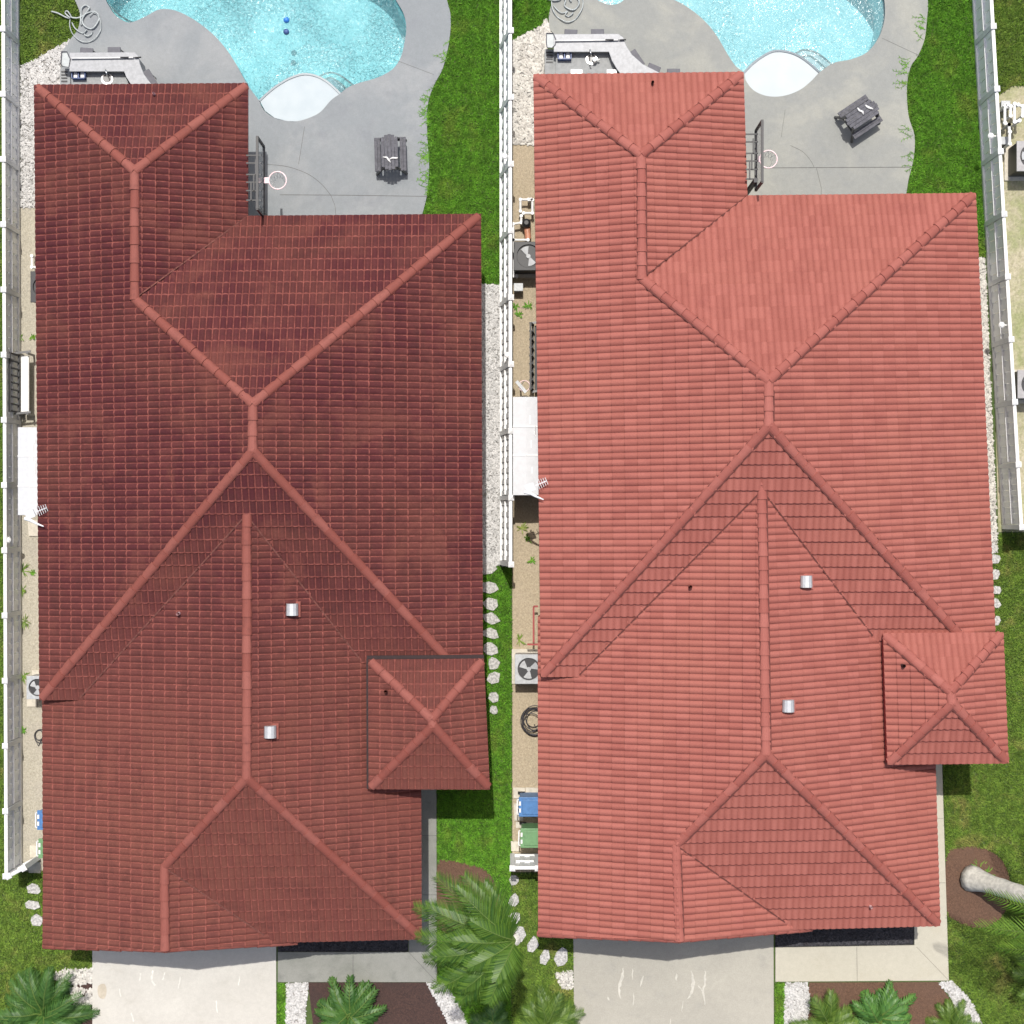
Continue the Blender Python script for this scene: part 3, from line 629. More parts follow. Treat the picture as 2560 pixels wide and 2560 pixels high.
# ------------------------------------------------------------------ houses
WAVE, COURSE = .172, .345
def fitplane(vs):
    A = np.array([(v.x, v.y, 1) for v in vs]); z = np.array([v.z for v in vs]); s, *_ = np.linalg.lstsq(A, z, rcond=None); return s
def slope_bm(bm, uvl, pieces, eave, fitpts=None, mi=0):
    vs = fitpts or [v for p in pieces for v in p]
    a, b_, c = fitplane(vs)
    e0, e1 = eave; e = Vector((e1.x-e0.x, e1.y-e0.y, 0)).normalized(); cen = sum((Vector((v.x,v.y,0)) for v in vs), Vector())/len(vs)
    n = Vector((-e.y, e.x, 0))
    if (cen-Vector((e0.x,e0.y,0))).dot(n) < 0: n = -n
    o = Vector((e0.x, e0.y, 0)); nrm = Vector((-a, -b_, 1)).normalized()
    zf = lambda x, y: a*x+b_*y+c
    slopek = math.sqrt(1+(a*n.x+b_*n.y)**2); cs = COURSE/slopek
    prof = [0, .05, .18, .36, .5, .64, .82, .95]
    for poly in pieces:
        us = [(Vector((v.x,v.y,0))-o).dot(e) for v in poly]; ws = [(Vector((v.x,v.y,0))-o).dot(n) for v in poly]
        u0 = math.floor((min(us)-.05)/WAVE); u1 = math.ceil((max(us)+.05)/WAVE); k0 = math.floor((min(ws)-.02)/cs); k1 = math.ceil(max(ws)/cs)
        ul = [(k+f, .046*(max(0, math.sin(math.pi*f))**.8)) for k in range(u0, u1) for f in prof]
        sub = bmesh.new(); suv = sub.loops.layers.uv.new('UVMap')
        rows = []
        for k in range(k0, k1):
            for fv, lift in ((0.0,.034),(1.0,.004)):
                r = []
                for uu, h in ul:
                    jit = .004*math.sin(uu//1*12.9+k*7.3)
                    x = o.x+e.x*uu*WAVE+n.x*(k+fv)*cs; y = o.y+e.y*uu*WAVE+n.y*(k+fv)*cs
                    p = Vector((x, y, zf(x, y)))+nrm*(h+lift+jit); r.append(sub.verts.new(p))
                rows.append((r, k+fv*.999))
        for i in range(len(rows)-1):
            r0, v0 = rows[i]; r1, v1 = rows[i+1]; riser = (i % 2 == 1)
            if riser: r0 = [sub.verts.new(v.co) for v in r0]; r1 = [sub.verts.new(v.co) for v in r1]
            for q in range(len(ul)-1):
                try: f = sub.faces.new((r0[q], r0[q+1], r1[q+1], r1[q]))
                except ValueError: continue
                va, vb = (v1+.0, v1+.001) if riser else (v0, v1)
                for lp, uvv in zip(f.loops, ((ul[q][0], va), (ul[q+1][0], va), (ul[q+1][0], vb), (ul[q][0], vb))): lp[suv].uv = (uvv[0], uvv[1]+.0)
                f.smooth = not riser
        m = len(poly); ar = sum(poly[i].x*poly[(i+1)%m].y-poly[(i+1)%m].x*poly[i].y for i in range(m)); sg = 1 if ar > 0 else -1
        for i in range(m):
            p = poly[i]; q = poly[(i+1)%m]; d = Vector((q.x-p.x, q.y-p.y, 0))
            if d.length < 1e-4: continue
            no = Vector((d.y, -d.x, 0)).normalized()*sg
            bmesh.ops.bisect_plane(sub, geom=list(sub.verts)+list(sub.edges)+list(sub.faces), plane_co=(p.x, p.y, 0), plane_no=no, clear_outer=True, clear_inner=False)
        for f in sub.faces: f.material_index = mi
        tmp = bpy.data.meshes.new('t'); sub.to_mesh(tmp); sub.free(); bm.from_mesh(tmp); bpy.data.meshes.remove(tmp)
    return lambda x, y: a*x+b_*y+c
def dark_strip(mb, A, B, sh=.02, w=.25):  # dark strip painting the shadow edge along a ridge cap, shifted south
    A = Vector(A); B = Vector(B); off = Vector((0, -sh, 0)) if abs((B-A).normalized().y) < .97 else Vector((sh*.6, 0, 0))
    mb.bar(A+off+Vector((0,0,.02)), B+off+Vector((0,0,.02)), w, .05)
def caps(mb, pts, r=.125, seg=.40, lift=.03, rs=0, trim=.0):
    R = random.Random(rs)
    for A, B in zip(pts[:-1], pts[1:]):
        A = Vector(A); B = Vector(B); A = A+(B-A).normalized()*trim; L = (B-A).length; n = max(1, round(L/seg)); d = (B-A)/n
        dn = d.normalized(); side = dn.cross(Vector((0,0,1))).normalized(); up = side.cross(dn).normalized()
        for k in range(n):
            p0 = A+d*k - dn*.03; p1 = A+d*(k+1)+dn*.02; j_ = R.uniform(-.006,.006)
            r0, r1 = r*.98, r*1.10; ring = []
            for p, rr_, lf in ((p0, r0, lift-.004), (p1, r1, lift+.016)):
                for t in range(9):
                    an = math.pi*t/8; ring.append(p+side*(math.cos(an)*rr_+j_)+up*(math.sin(an)*rr_*.75+lf-.05))
            c0 = R.random()**1.3
            mb.add(ring, [(t, t+1, 9+t+1, 9+t) for t in range(8)], (c0, .5))
            end = [p1+up*(lift-.06)]+ring[9:]
            mb.add(end, [(0, i, i+1) for i in range(1, 9)], (c0, .5))
def house(K, which, label):
    old = which == 'l'; rm = M['roof_old' if old else 'roof_new']; cm = M['cap_old' if old else 'cap_new']; tm = M['trim_l' if old else 'trim_r']
    G = {k: P(v[0], v[1], v[2]) for k, v in K.items()}
    base = P(*K['MA'][:2], 0); root = thing('house', label, 'house', (base.x, base.y, 0))
    bm = bmesh.new(); bm.loops.layers.uv.new('UVMap'); uvl = bm.loops.layers.uv.active
    g = lambda *ks: [G[k] for k in ks]
    mid = lambda k1, k2, t: G[k1].lerp(G[k2], t)
    # main body slopes
    tW = (K['WR'][1]-K['TL'][1])/(K['SW'][1]-K['TL'][1]); WE = mid('TL', 'SW', tW)
    slope_bm(bm, uvl, [[G['TL'], G['WA'], G['WR'], WE], [WE, G['WR'], G['MA'], G['MB'], G['SW']]], (G['TL'], G['SW']))
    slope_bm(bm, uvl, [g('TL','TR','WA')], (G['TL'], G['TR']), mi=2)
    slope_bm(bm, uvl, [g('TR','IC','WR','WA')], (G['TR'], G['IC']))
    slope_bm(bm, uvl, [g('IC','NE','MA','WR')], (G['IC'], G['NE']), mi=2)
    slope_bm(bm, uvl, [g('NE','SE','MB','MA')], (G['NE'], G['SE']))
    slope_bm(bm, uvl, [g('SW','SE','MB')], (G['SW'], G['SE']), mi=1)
    # south wing
    slope_bm(bm, uvl, [[G['SWT'], G['SR0'], G['SR1'], G['GA'], G['GAW']], [G['GAW'], G['GA'], G['GB'], G['GW']]], (G['SWT'], G['GW']), g('SWT','SR0','SR1','GA','GW'))
    slope_bm(bm, uvl, [g('SET','SR0','SR1','SSE')], (G['SET'], G['SSE']))
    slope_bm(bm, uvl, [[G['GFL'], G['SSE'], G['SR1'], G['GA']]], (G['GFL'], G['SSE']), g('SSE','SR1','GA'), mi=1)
    slope_bm(bm, uvl, [g('GA','GB','GE')], (G['GE'], G['GE']+Vector((0,1,0))))
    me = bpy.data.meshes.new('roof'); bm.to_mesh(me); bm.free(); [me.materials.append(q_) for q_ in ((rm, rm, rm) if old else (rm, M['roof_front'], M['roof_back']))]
    for v in me.vertices: v.co -= Vector((base.x, base.y, 0))
    ro = bpy.data.objects.new('roof', me); COL.objects.link(ro); ro.parent = root
    def capo(names, parent, rs, r=.125, seg=.40):
        b = MB(); caps(b, [G[n] if isinstance(n, str) else n for n in names], r*(.95 if old else 1), seg, .045 if old else .035, rs, .12 if names[0] in ('TL','TR','NE','SW','SE','SSE','P1','P2','P3','P4') else 0); rc = b.build('ridge_cap', cm, parent)
        b = MB(); q = [G[n] if isinstance(n, str) else n for n in names]; dd = (q[1]-q[0]).normalized(); dark_strip(b, q[0]+dd*.25, q[1]-dd*.1, .02, .20 if old else .25); b.build('ridge_shade', M['dark_strip'], parent)
    sg = .45 if old else .36
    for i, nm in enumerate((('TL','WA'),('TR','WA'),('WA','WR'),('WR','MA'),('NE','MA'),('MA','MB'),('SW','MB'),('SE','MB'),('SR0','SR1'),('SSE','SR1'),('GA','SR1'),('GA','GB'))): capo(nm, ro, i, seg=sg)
    b = MB(); caps(b, [G['GW'], G['GB']], .085, .345, .0, 50); caps(b, [G['GE'], G['GB']], .085, .345, .0, 51); b.build('rake_tiles', cm, ro, smooth=True)
    # valleys where the roof sections meet
    def meet(pa, pb, y): a, b2, c = pa; d, e, f = pb; x = ((f-c)+(e-b2)*y)/(a-d); return Vector((x, y, a*x+b2*y+c))
    pA = fitplane(g('SW','SE','MB')); pB = fitplane(g('SWT','SR0','SR1','GW')); pC = fitplane(g('SET','SR0','SR1','SSE')); pF = fitplane(g('SSE','SR1','GA')); pG = fitplane(g('GA','GB','GE'))
    r0, r1 = G['SR0'], G['SR1']; t = 0
    for k in range(200):
        p = r0.lerp(r1, k/200)
        if pA[0]*p.x+pA[1]*p.y+pA[2] < p.z: break
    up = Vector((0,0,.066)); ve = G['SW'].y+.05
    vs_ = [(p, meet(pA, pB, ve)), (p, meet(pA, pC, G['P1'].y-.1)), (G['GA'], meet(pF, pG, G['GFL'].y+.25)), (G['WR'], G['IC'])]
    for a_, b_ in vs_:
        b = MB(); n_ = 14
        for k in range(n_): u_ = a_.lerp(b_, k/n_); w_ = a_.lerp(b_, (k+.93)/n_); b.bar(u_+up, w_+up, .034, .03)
        b.build('valley_flashing', M['dark_strip'] if not old else M['roof_old_edge'], ro)
    # porch roof
    bm = bmesh.new(); bm.loops.layers.uv.new('UVMap')
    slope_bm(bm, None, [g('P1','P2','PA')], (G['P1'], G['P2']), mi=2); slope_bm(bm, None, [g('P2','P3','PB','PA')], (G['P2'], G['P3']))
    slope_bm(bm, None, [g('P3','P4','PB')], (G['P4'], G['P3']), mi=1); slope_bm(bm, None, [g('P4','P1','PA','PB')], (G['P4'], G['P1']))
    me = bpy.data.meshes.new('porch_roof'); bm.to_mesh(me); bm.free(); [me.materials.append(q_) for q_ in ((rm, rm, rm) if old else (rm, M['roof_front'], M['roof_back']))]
    for v in me.vertices: v.co -= Vector((base.x, base.y, 0))
    po = bpy.data.objects.new('porch_roof', me); COL.objects.link(po); po.parent = root
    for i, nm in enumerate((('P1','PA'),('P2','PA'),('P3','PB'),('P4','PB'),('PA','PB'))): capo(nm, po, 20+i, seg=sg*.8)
    if old:
        b = MB(); e0, e1, e2 = G['P4'], G['P1'], G['P2']; o_ = Vector((0,.045,-.02)); q_ = Vector((-.03,0,-.02))
        b.bar(e1+o_+Vector((-.04,0,0)), e2+o_, .09, .07); b.bar(e0+q_, e1+q_, .05, .07); b.build('gap_shade', M['gap_shade'], po)  # dark bars stand in for the shaded gap behind the porch roof edge
    # eaves boards, soffits and walls
    z0 = G['TL'].z
    main = [tuple(G[k])[:2] for k in ('TL','TR','IC','NE','SE','SW')]; south = [tuple(G[k])[:2] for k in ('SWT','SET','SSE')]+[(G['GFL'].x, G['SSE'].y),(G['GW'].x, G['SSE'].y)]
    b = MB(); b.prism(inset(main, .03), z0-.20, z0-.035); b.prism(inset(south, .035), G['GW'].z-.20, G['GW'].z-.04); b.prism(inset([tuple(G[k])[:2] for k in ('P1','P2','P3','P4')], .03), G['P1'].z-.28, G['P1'].z-.03)
    b.build('fascia', tm, root)
    b = MB(); b.prism(inset(main, .55), 0, z0-.21); b.prism(inset(south, .55), 0, G['GW'].z-.21)
    pp = [tuple(G[k])[:2] for k in ('P1','P2','P3','P4')]
    b.prism(inset([pp[0], ((pp[0][0]+pp[1][0])/2, pp[1][1]), ((pp[3][0]+pp[2][0])/2, pp[2][1]), pp[3]], .3), 0, G['P1'].z-.29)
    gw = G['GW']; gb = G['GB']; ge = G['GE']; y = gb.y+.25
    b.add([(gw.x+.2,y,gw.z-.2),(ge.x-.2,y,gw.z-.2),(gb.x,y,gb.z-.06),(gw.x+.2,y+.15,gw.z-.2),(ge.x-.2,y+.15,gw.z-.2),(gb.x,y+.15,gb.z-.06)], [(0,1,2),(5,4,3),(0,3,4,1),(1,4,5,2),(2,5,3,0)])
    b.build('wall', M['wall'], root)
    for (k, dx, dy) in (('P2', -.35, -.35), ('P3', -.35, .35)):
        b = MB(); c = G[k]; b.box(c.x+dx-.12, c.x+dx+.12, c.y+dy-.12, c.y+dy+.12, 0, c.z-.285); b.build('porch_post', M['wall'], root)
    yf = G['SSE'].y+.55
    x0 = G['GW'].x+1.1; b = MB()
    for k in range(4): b.box(x0, x0+4.6, yf-.06+.004*k, yf-.012, .06+k*.53, .06+k*.53+.51)
    gd = b.build('garage_door', M['white'], root); b = MB(); b.bar((x0+2.1,yf-.08,.55),(x0+2.5,yf-.08,.55),.03,.03); b.build('handle', M['steel_dark'], gd)
    def win(xa, xb, z0_, z1_, y, nrm):
        b = MB(); b.box(xa, xb, y-.03, y+.03, z0_, z1_) if nrm == 'y' else b.box(y-.03, y+.03, xa, xb, z0_, z1_); w = b.build('window', M['glass'], root)
        b = MB()
        for (a0,a1,c0,c1) in ((xa-.06,xb+.06,z0_-.06,z0_),(xa-.06,xb+.06,z1_,z1_+.06),(xa-.06,xa,z0_,z1_),(xb,xb+.06,z0_,z1_),((xa+xb)/2-.02,(xa+xb)/2+.02,z0_,z1_)):
            b.box(a0,a1,y-.045,y+.045,c0,c1) if nrm == 'y' else b.box(y-.045,y+.045,a0,a1,c0,c1)
        b.build('frame', M['white'], w)
    xr = G['SSE'].x-.55
    win(xr-3.6, xr-1.8, .9, 2.0, yf-.01, 'y')
    yn = G['NE'].y-.55; win(G['IC'].x+1.2, G['IC'].x+3.4, .3, 2.2, yn+.01, 'y'); win(G['IC'].x+4, G['IC'].x+5, 1.0, 2.1, yn+.01, 'y')
    win(G['TL'].x+1.2, G['TL'].x+3.4, 1.0, 2.1, G['TL'].y-.55, 'y')
    xe = G['NE'].x-.55
    win(G['NE'].y-4, G['NE'].y-2.6, 1.0, 2.1, xe+.01, 'x'); win(-3, -1.6, 1.0, 2.1, G['NE'].x*.4+G['SE'].x*.6-.52, 'x')
    d = MB(); dx = (pp[0][0]+pp[1][0])/2; d.box(dx-.27, dx-.2, (G['P1'].y+G['P4'].y)/2-.5, (G['P1'].y+G['P4'].y)/2+.5, .02, 2.1); dd = d.build('front_door', M['door'], root)
    d = MB(); d.disc((dx-.18, (G['P1'].y+G['P4'].y)/2-.4), .03, 1.0, 1.05, 10); d.build('handle', M['steel_dark'], dd)
    return root, ro, po, G
def roofz(G, ks, x, y):
    a, b, c = fitplane([G[k] for k in ks]); return a*x+b*y+c
ZE, ZS, ZR, ZWR, ZSR, ZP = 3.0, 2.6, 5.35, 4.15, 4.77, 3.62
KL = dict(TL=(87,213,ZE), TR=(621,209,ZE), WA=(337,427,ZWR), WR=(337,748,ZWR), IC=(621,541,ZE), NE=(1203,535,ZE), MA=(632,1010,ZR), MB=(632,1127,ZR), SW=(100,1750,ZE), SE=(1208,1742,ZE),
    SR0=(617,1180,ZSR), SR1=(617,1945,ZSR), SSE=(1055,2347,ZS), GA=(411,2166,3.9), GB=(413,2374,3.9), GW=(108,2366,ZS), GE=(742,2356,ZS), GFL=(430,2352,ZS), SWT=(106,1600,ZS), SET=(1052,1520,ZS), GAW=(109,2166,ZS),
    P1=(921,1648,ZP), P2=(1210,1646,ZP), P3=(1225,1973,ZP), P4=(922,1972,ZP), PA=(1079,1798,4.3), PB=(1083,1815,4.3))
KR = dict(TL=(1333,187,ZE), TR=(1858,181,ZE), WA=(1603,386,ZWR), WR=(1605,697,ZWR), IC=(1868,490,ZE), NE=(2438,483,ZE), MA=(1922,951,ZR), MB=(1922,1063,ZR), SW=(1352,1692,ZE), SE=(2492,1690,ZE),
    SR0=(1903,1140,ZSR), SR1=(1915,1884,ZSR), SSE=(2350,2314,ZS), GA=(1690,2112,3.9), GB=(1698,2350,3.9), GW=(1345,2336,ZS), GE=(2030,2322,ZS), GFL=(1715,2322,ZS), SWT=(1344,1540,ZS), SET=(2325,1500,ZS), GAW=(1345,2110,ZS),
    P1=(2206,1582,ZP), P2=(2507,1580,ZP), P3=(2520,1908,ZP), P4=(2217,1911,ZP), PA=(2376,1728,4.3), PB=(2381,1757,4.3))
hl = house(KL, 'l', 'left single storey house with dark stained maroon barrel tile roof'); hr = house(KR, 'r', 'right single storey house with freshly cleaned salmon red tile roof')

# roof vents and pipes: parts of the roofs
def hood(H, px, py, ks):
    root, ro, po, G = H; z = 4.0
    for _ in range(6): p = P(px, py, z); z = roofz(G, ks, p.x, p.y)+.16
    x, y = p.x, p.y; w = .15; L = .15; b = MB()
    prof = [(-w, -.14), (-w, .02), (-w*.75, .085), (-w*.3, .115), (w*.3, .115), (w*.75, .085), (w, .02), (w, -.14)]
    vs = [(x+a, y-L, z+h) for a, h in prof]+[(x+a*.96, y+L, z+h) for a, h in prof]; n = len(prof)
    b.add(vs, [(i, i+1, n+i+1, n+i) for i in range(n-1)]+[tuple(range(n-1,-1,-1)), tuple(range(n,2*n))])
    b.build('hood_vent', M['galv'], ro); b = MB(); b.box(x-.2, x+.2, y-.2, y+.2, z-.15, z-.12); b.build('vent_flashing', M['cap_old'] if G is hl[3] else M['cap_new'], ro)
def pipe(H, px, py, ks, r=.045, part=None, mat='pink'):
    root, ro, po, G = H; z = 3.5
    for _ in range(6): p = P(px, py, z); z = roofz(G, ks, p.x, p.y)+.08
    pts = [(p.x, p.y, z-.2), (p.x, p.y, z+.14)]; b = MB(); b.tube(pts, r, 14, cap=False); b.tube(pts[::-1], r*.75, 14, cap=False); b.disc((p.x,p.y), r*.74, z-.1, z-.09, 12)
    b.build('vent_pipe', M[mat], part or ro)
E = ('SET','SR0','SR1','SSE'); Wk = ('SWT','SR0','SR1','GW')
hood(hl, 730, 1524, E); hood(hl, 675, 1830, E); hood(hr, 2016, 1454, E); hood(hr, 1971, 1765, E)
pipe(hl, 447, 1534, Wk); pipe(hr, 1725, 1467, Wk, mat='cap_new'); pipe(hl, 386, 236, ('TL','TR','WA'), .03); pipe(hr, 1631, 208, ('TL','TR','WA'), .035, mat='black')
pipe(hl, 965, 1728, ('P4','P1','PA'), .045, hl[2], 'cap_old'); pipe(hr, 2257, 1664, ('P4','P1','PA'), .045, hr[2], 'black'); pipe(hr, 2176, 2266, ('SSE','SR1','GA'), .035, mat='pink')

# ------------------------------------------------------------------ fences
FH = 1.6
def fence(name_label, A, B, spacing=1.72, solar=(), flip=1, gap=0.0, group=None, lean=(0,0), pm='vinyl', H=None):
    FH = H or 1.6
    A = P(*A, FH); B = P(*B, FH); A.z = B.z = 0; d = (B-A); L = d.length; dn = d.normalized(); n = max(1, round(L/spacing)); side = Vector((-dn.y, dn.x, 0))
    U = lambda z: Vector((lean[0]*z, lean[1]*z, z))
    root = thing('fence', name_label, 'fence', A)
    for k in range(n+1):
        p = A+d*k/n; b = MB(); b.bar(p, p+U(FH+.03), .125, .125, up=side); po = b.build('post', M['vinyl'], root)
        b = MB(); t = p+U(FH+.03); w = .078
        vs = [t+dn*a*w+side*c*w for a, c in ((-1,-1),(1,-1),(1,1),(-1,1))]; vs2 = [v+U(.025) for v in vs]; b.add(vs+vs2+[t+U(.07)], [(3,2,1,0),(0,1,5,4),(1,2,6,5),(2,3,7,6),(3,0,4,7),(4,5,8),(5,6,8),(6,7,8),(7,4,8)])
        b.build('post_cap', M['vinyl_w'], po)
    for k in range(n):
        p = A+d*k/n; q = A+d*(k+1)/n; u = (q-p).normalized(); p = p+u*.066; q = q-u*.066; Lp = (q-p).length; m = max(1, round(Lp/.155)); b = MB()
        for i in range(m):
            a = p+u*(Lp*i/m+gap/2); c = p+u*(Lp*(i+1)/m-gap/2-.006); off = side*(.012 if i % 2 else -.012)
            zc = (FH-.12+.12)/2
            b.bar(a+off+U(zc+.01), c+off+U(zc+.01), .022, FH-.24, up=U(1))
        b.build('panel', M[pm], root)
        b = MB()
        b.bar(p+U(FH-.06), q+U(FH-.06), .09, .10); b.bar(p+U(FH+.0), q+U(FH+.0), .05, .03); b.build('top_rail', M['vinyl_w'], root)
        b = MB(); b.bar(p+u*.03+U(FH*.55), q-u*.03+U(FH*.55), .12, .07); b.build('middle_rail', M['vinyl_w'], root)
        b = MB(); b.bar(p+U(.09), q+U(.09), .12, .12); b.build('bottom_rail', M['vinyl_w'], root)
    return root, A, dn, side, L
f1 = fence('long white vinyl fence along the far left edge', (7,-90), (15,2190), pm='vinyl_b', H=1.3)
f2 = fence('white vinyl fence on the middle seam between the two houses', (1252,-90), (1253,1411), gap=.02, lean=(.165,0))
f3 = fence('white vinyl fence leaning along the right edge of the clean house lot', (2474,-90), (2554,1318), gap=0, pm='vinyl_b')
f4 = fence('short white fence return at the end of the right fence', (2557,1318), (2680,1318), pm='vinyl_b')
f5 = fence('short white vinyl gate below the green bin of the clean house', (1281,2170), (1344,2170), 1.0)
f6 = fence('grey white gate stub at the lower end of the far left fence', (22,2190), (60,2170), 1.0, H=1.3)
def solar(px, py, z, label, attach):
    p = P(px, py, z); b = MB(); root = thing('solar_light', label, 'lamp', (p.x, p.y, 0), group='round solar lights on the fences')
    b.disc((p.x,p.y), .075, z-.05, z-.02, 16, .085); b.disc((p.x,p.y), .085, z-.02, z+.02, 16, .05); b.build('lamp_cap', M['vinyl_w'], root)
    b = MB(); b.bar((p.x,p.y,z-.05), (attach,p.y,z-.05), .03, .02); b.build('bracket', M['vinyl_w'], root)
    b = MB(); b.disc((p.x,p.y), .05, z-.12, z-.052, 12, .05); b.build('lens', M['glass'], root)
solar(1262,390,1.4,'round white solar light on the middle fence, beside the lush grass', -.06); solar(1268,887,1.4,'round white solar light on the middle fence, beside the white gravel strip', -.06)
xf = f3[1]
solar(2478,339,1.5,'upper round white solar light on the right fence', P(2496,339,1.5).x-.02); solar(2505,812,1.5,'lower round white solar light on the right fence', P(2522,812,1.5).x-.02)
solar(19,1350,1.22,'round white solar light on the far left fence', P(11,1350,1.22).x+.02)

# ------------------------------------------------------------------ outdoor kitchens
def kitchen(outer, inner, arm_pts, label, ox, oy, side):
    c = P(ox, oy, 0); root = thing('outdoor_kitchen', label, 'counter', (c.x, c.y, ZD))
    Z = .95
    b = MB(); b.prism(W2(outer, Z), ZD, Z-.05); b.build('base', M['counter_side'], root)
    b = MB(); b.prism([tuple(p) for p in inset(W2(outer, Z), -.03)], Z-.05, Z); b.build('countertop', M['counter'], root, bevel=.01)
    b = MB(); b.prism(W2(inner, .7), ZD, .70); b.build('lower_shelf', M['counter_side'], root)
    return root
Lk_outer = smooth_poly([(176,134),(176,134.01)],1,False)[:1] + [(176,176),(312,176)] + smooth_poly([(318,190),(330,208),(342,222)],3,False) + [(392,226)] + smooth_poly([(372,208),(356,186),(346,160),(343,145),(335,133)],4,False)
kl = kitchen([(176,134),(176,176),(312,176),(318,192),(330,210),(345,228),(398,230),(374,209),(357,186),(347,160),(344,143),(336,133)], [(178,180),(308,180),(330,228),(178,228)], None, 'grey granite outdoor kitchen counter at the top edge of the dark roof', 260, 160, 'l')
kr = kitchen([(1387,88),(1387,127),(1524,127),(1532,150),(1545,172),(1560,192),(1665,192),(1640,180),(1605,162),(1578,138),(1563,115),(1556,95),(1545,87)], [(1390,131),(1520,131),(1545,190),(1390,190)], None, 'grey granite outdoor kitchen counter with curved arm above the clean red roof', 1480, 110, 'r')
for ro_, (x0,x1,ys,xb) in ((kl,(153,168,(179,187,195,203),176)), (kr,(1365,1382,(131,138,147,155),1390))):
    b = MB(); a = P(x0-3,ys[0]-8,.55); c = P(xb,ys[-1]+30,.55); b.box(a.x,c.x,c.y,a.y,ZD,.55); o = b.build('side_cabinet', M['counter_side'], ro_)
    for y in ys: b = MB(); b.bar(P(x0,y,.562), P(x1,y,.562), .035, .02); b.build('vent_slot', M['black'], o)
def sink(root, px, py, r):
    c = P(px, py, .72); b = MB(); b.disc((c.x,c.y), r, .70, .735, 28, r*.96); s = b.build('sink', M['steel'], root, smooth=False)
    b = MB(); b.disc((c.x,c.y+.02), r*.72, .7352, .7372, 24); b.build('bowl', M['steel_dark'], s)
    f = MB(); f.tube([P(px-4,py-24,.95),P(px-4,py-24,1.2),P(px-3,py-20,1.28),P(px-1,py-12,1.28),P(px,py-6,1.18)], .017, 8); f.build('faucet', M['steel'], root, smooth=True)
sink(kl, 268, 198, .17); sink(kr, 1479, 148, .16)
def crate(px, py, label):
    c = P(px, py, .72); root = thing('dish_crate', label, 'crate', (c.x, c.y, .70), group=None); w, h = .19, .125
    b = MB()
    b.box(-w,w,-h,h,.003,.02)
    for q in ((-w,w,-h,-h+.015),(-w,w,h-.015,h),(-w,-w+.02,-h,h),(w-.02,w,-h,h)): b.box(*q,.02,.16)
    b.build('tub', M['crate'], root, local=True); b = MB(); b.box(-.013,.013,-h+.015,h-.015,.02,.15); b.build('divider', M['crate'], root, local=True)
    b = MB(); b.box(-w+.04,-.04,-h+.03,h-.03,.02,.10); b.box(.04,w-.04,-h+.03,h-.035,.02,.11); b.build('contents', M['white'], root, local=True, bevel=.02)
crate(199,188,'navy dish crate holding white things beside the round sink of the left kitchen'); crate(1411,140,'navy dish crate holding white things in the right kitchen')
def pole(x0, x1, y, net, label):
    a = P(x0, y+1, 1.0); c = P(x1, y-1, 1.0); root = thing('skimmer_pole', label, 'pole', a)
    b = MB(); b.tube([a, c], .022, 10); b.build('shaft', M['vinyl_w'], root, smooth=True)
    b = MB(); b.tube([c-Vector((.35,0,-.0)), c-Vector((.12,0,0))], .026, 8); b.tube([c+Vector((.05,0,0)), c+Vector((.22,.01,0))], .02, 8); b.tube([c+Vector((-.1,0,0)), c+Vector((.06,0,0))], .012, 8); b.build('grip', M['black'], root)
    q = [P(u, v, .96) for u, v in net]; b = MB(); b.tube(q+[q[0]], .014, 6); f = b.build('net_frame', M['dgrey'], root)
    b = MB(); b.prism([tuple(p)[:2] for p in q], .93, .935); b.build('net', M['hose'], f)
pole(178,333,145,[(154,129),(167,129),(172,140),(176,147),(172,168),(156,166),(152,158)],'white skimmer pole lying along the left kitchen counter'); pole(1389,1545,101,[(1366,83),(1383,83),(1390,100),(1388,112),(1380,120),(1368,119),(1366,108)],'white skimmer pole lying along the right kitchen counter')
def stool(px, py, rz, label, group, L=.36):
    z = .80; c = P(px, py, z); root = thing('bar_stool', label, 'stool', (c.x, c.y, ZD), rz, group)
    b = MB(); b.box(-L/2,L/2,-.15,.12,z-.05-ZD,z-ZD); b.build('seat', M['dgrey2'], root, local=True, bevel=.015)
    for sx in (-1,1):
        for sy in (-1,1): b = MB(); b.bar((sx*.13,sy*.1-.02,z-.06-ZD),(sx*.17,sy*.13-.02,0),.03,.03); b.build('leg', M['steel_dark'], root, local=True)
    b = MB(); b.bar((-.15,.10,.25),(.15,.10,.25),.02,.02); b.bar((-.15,-.13,.25),(.15,-.13,.25),.02,.02); b.build('footrest', M['steel_dark'], root, local=True)
gs = 'grey bar stools around the left kitchen'; gs2 = 'grey bar stools around the right kitchen'
stool(216,130,-.08,'grey bar stool behind the left kitchen counter, nearest the white gravel',gs); stool(285,128,0,'grey bar stool behind the left kitchen counter, middle of its row',gs); stool(374,196,-1.02,'grey bar stool at the right arm of the left kitchen beside the dark roof',gs,.5)
stool(1427,84,-.06,'leftmost grey bar stool behind the right kitchen counter',gs2); stool(1494,83,0,'second grey bar stool behind the right kitchen counter',gs2); stool(1591,146,-.98,'steeply turned grey bar stool at the curved arm of the right kitchen',gs2,.5)
stool(1634,172,-.4,'slightly turned grey bar stool near the end of the right kitchen arm',gs2); stool(1684,182,0,'rightmost grey bar stool just showing above the clean red roof',gs2)
w_ = MB()
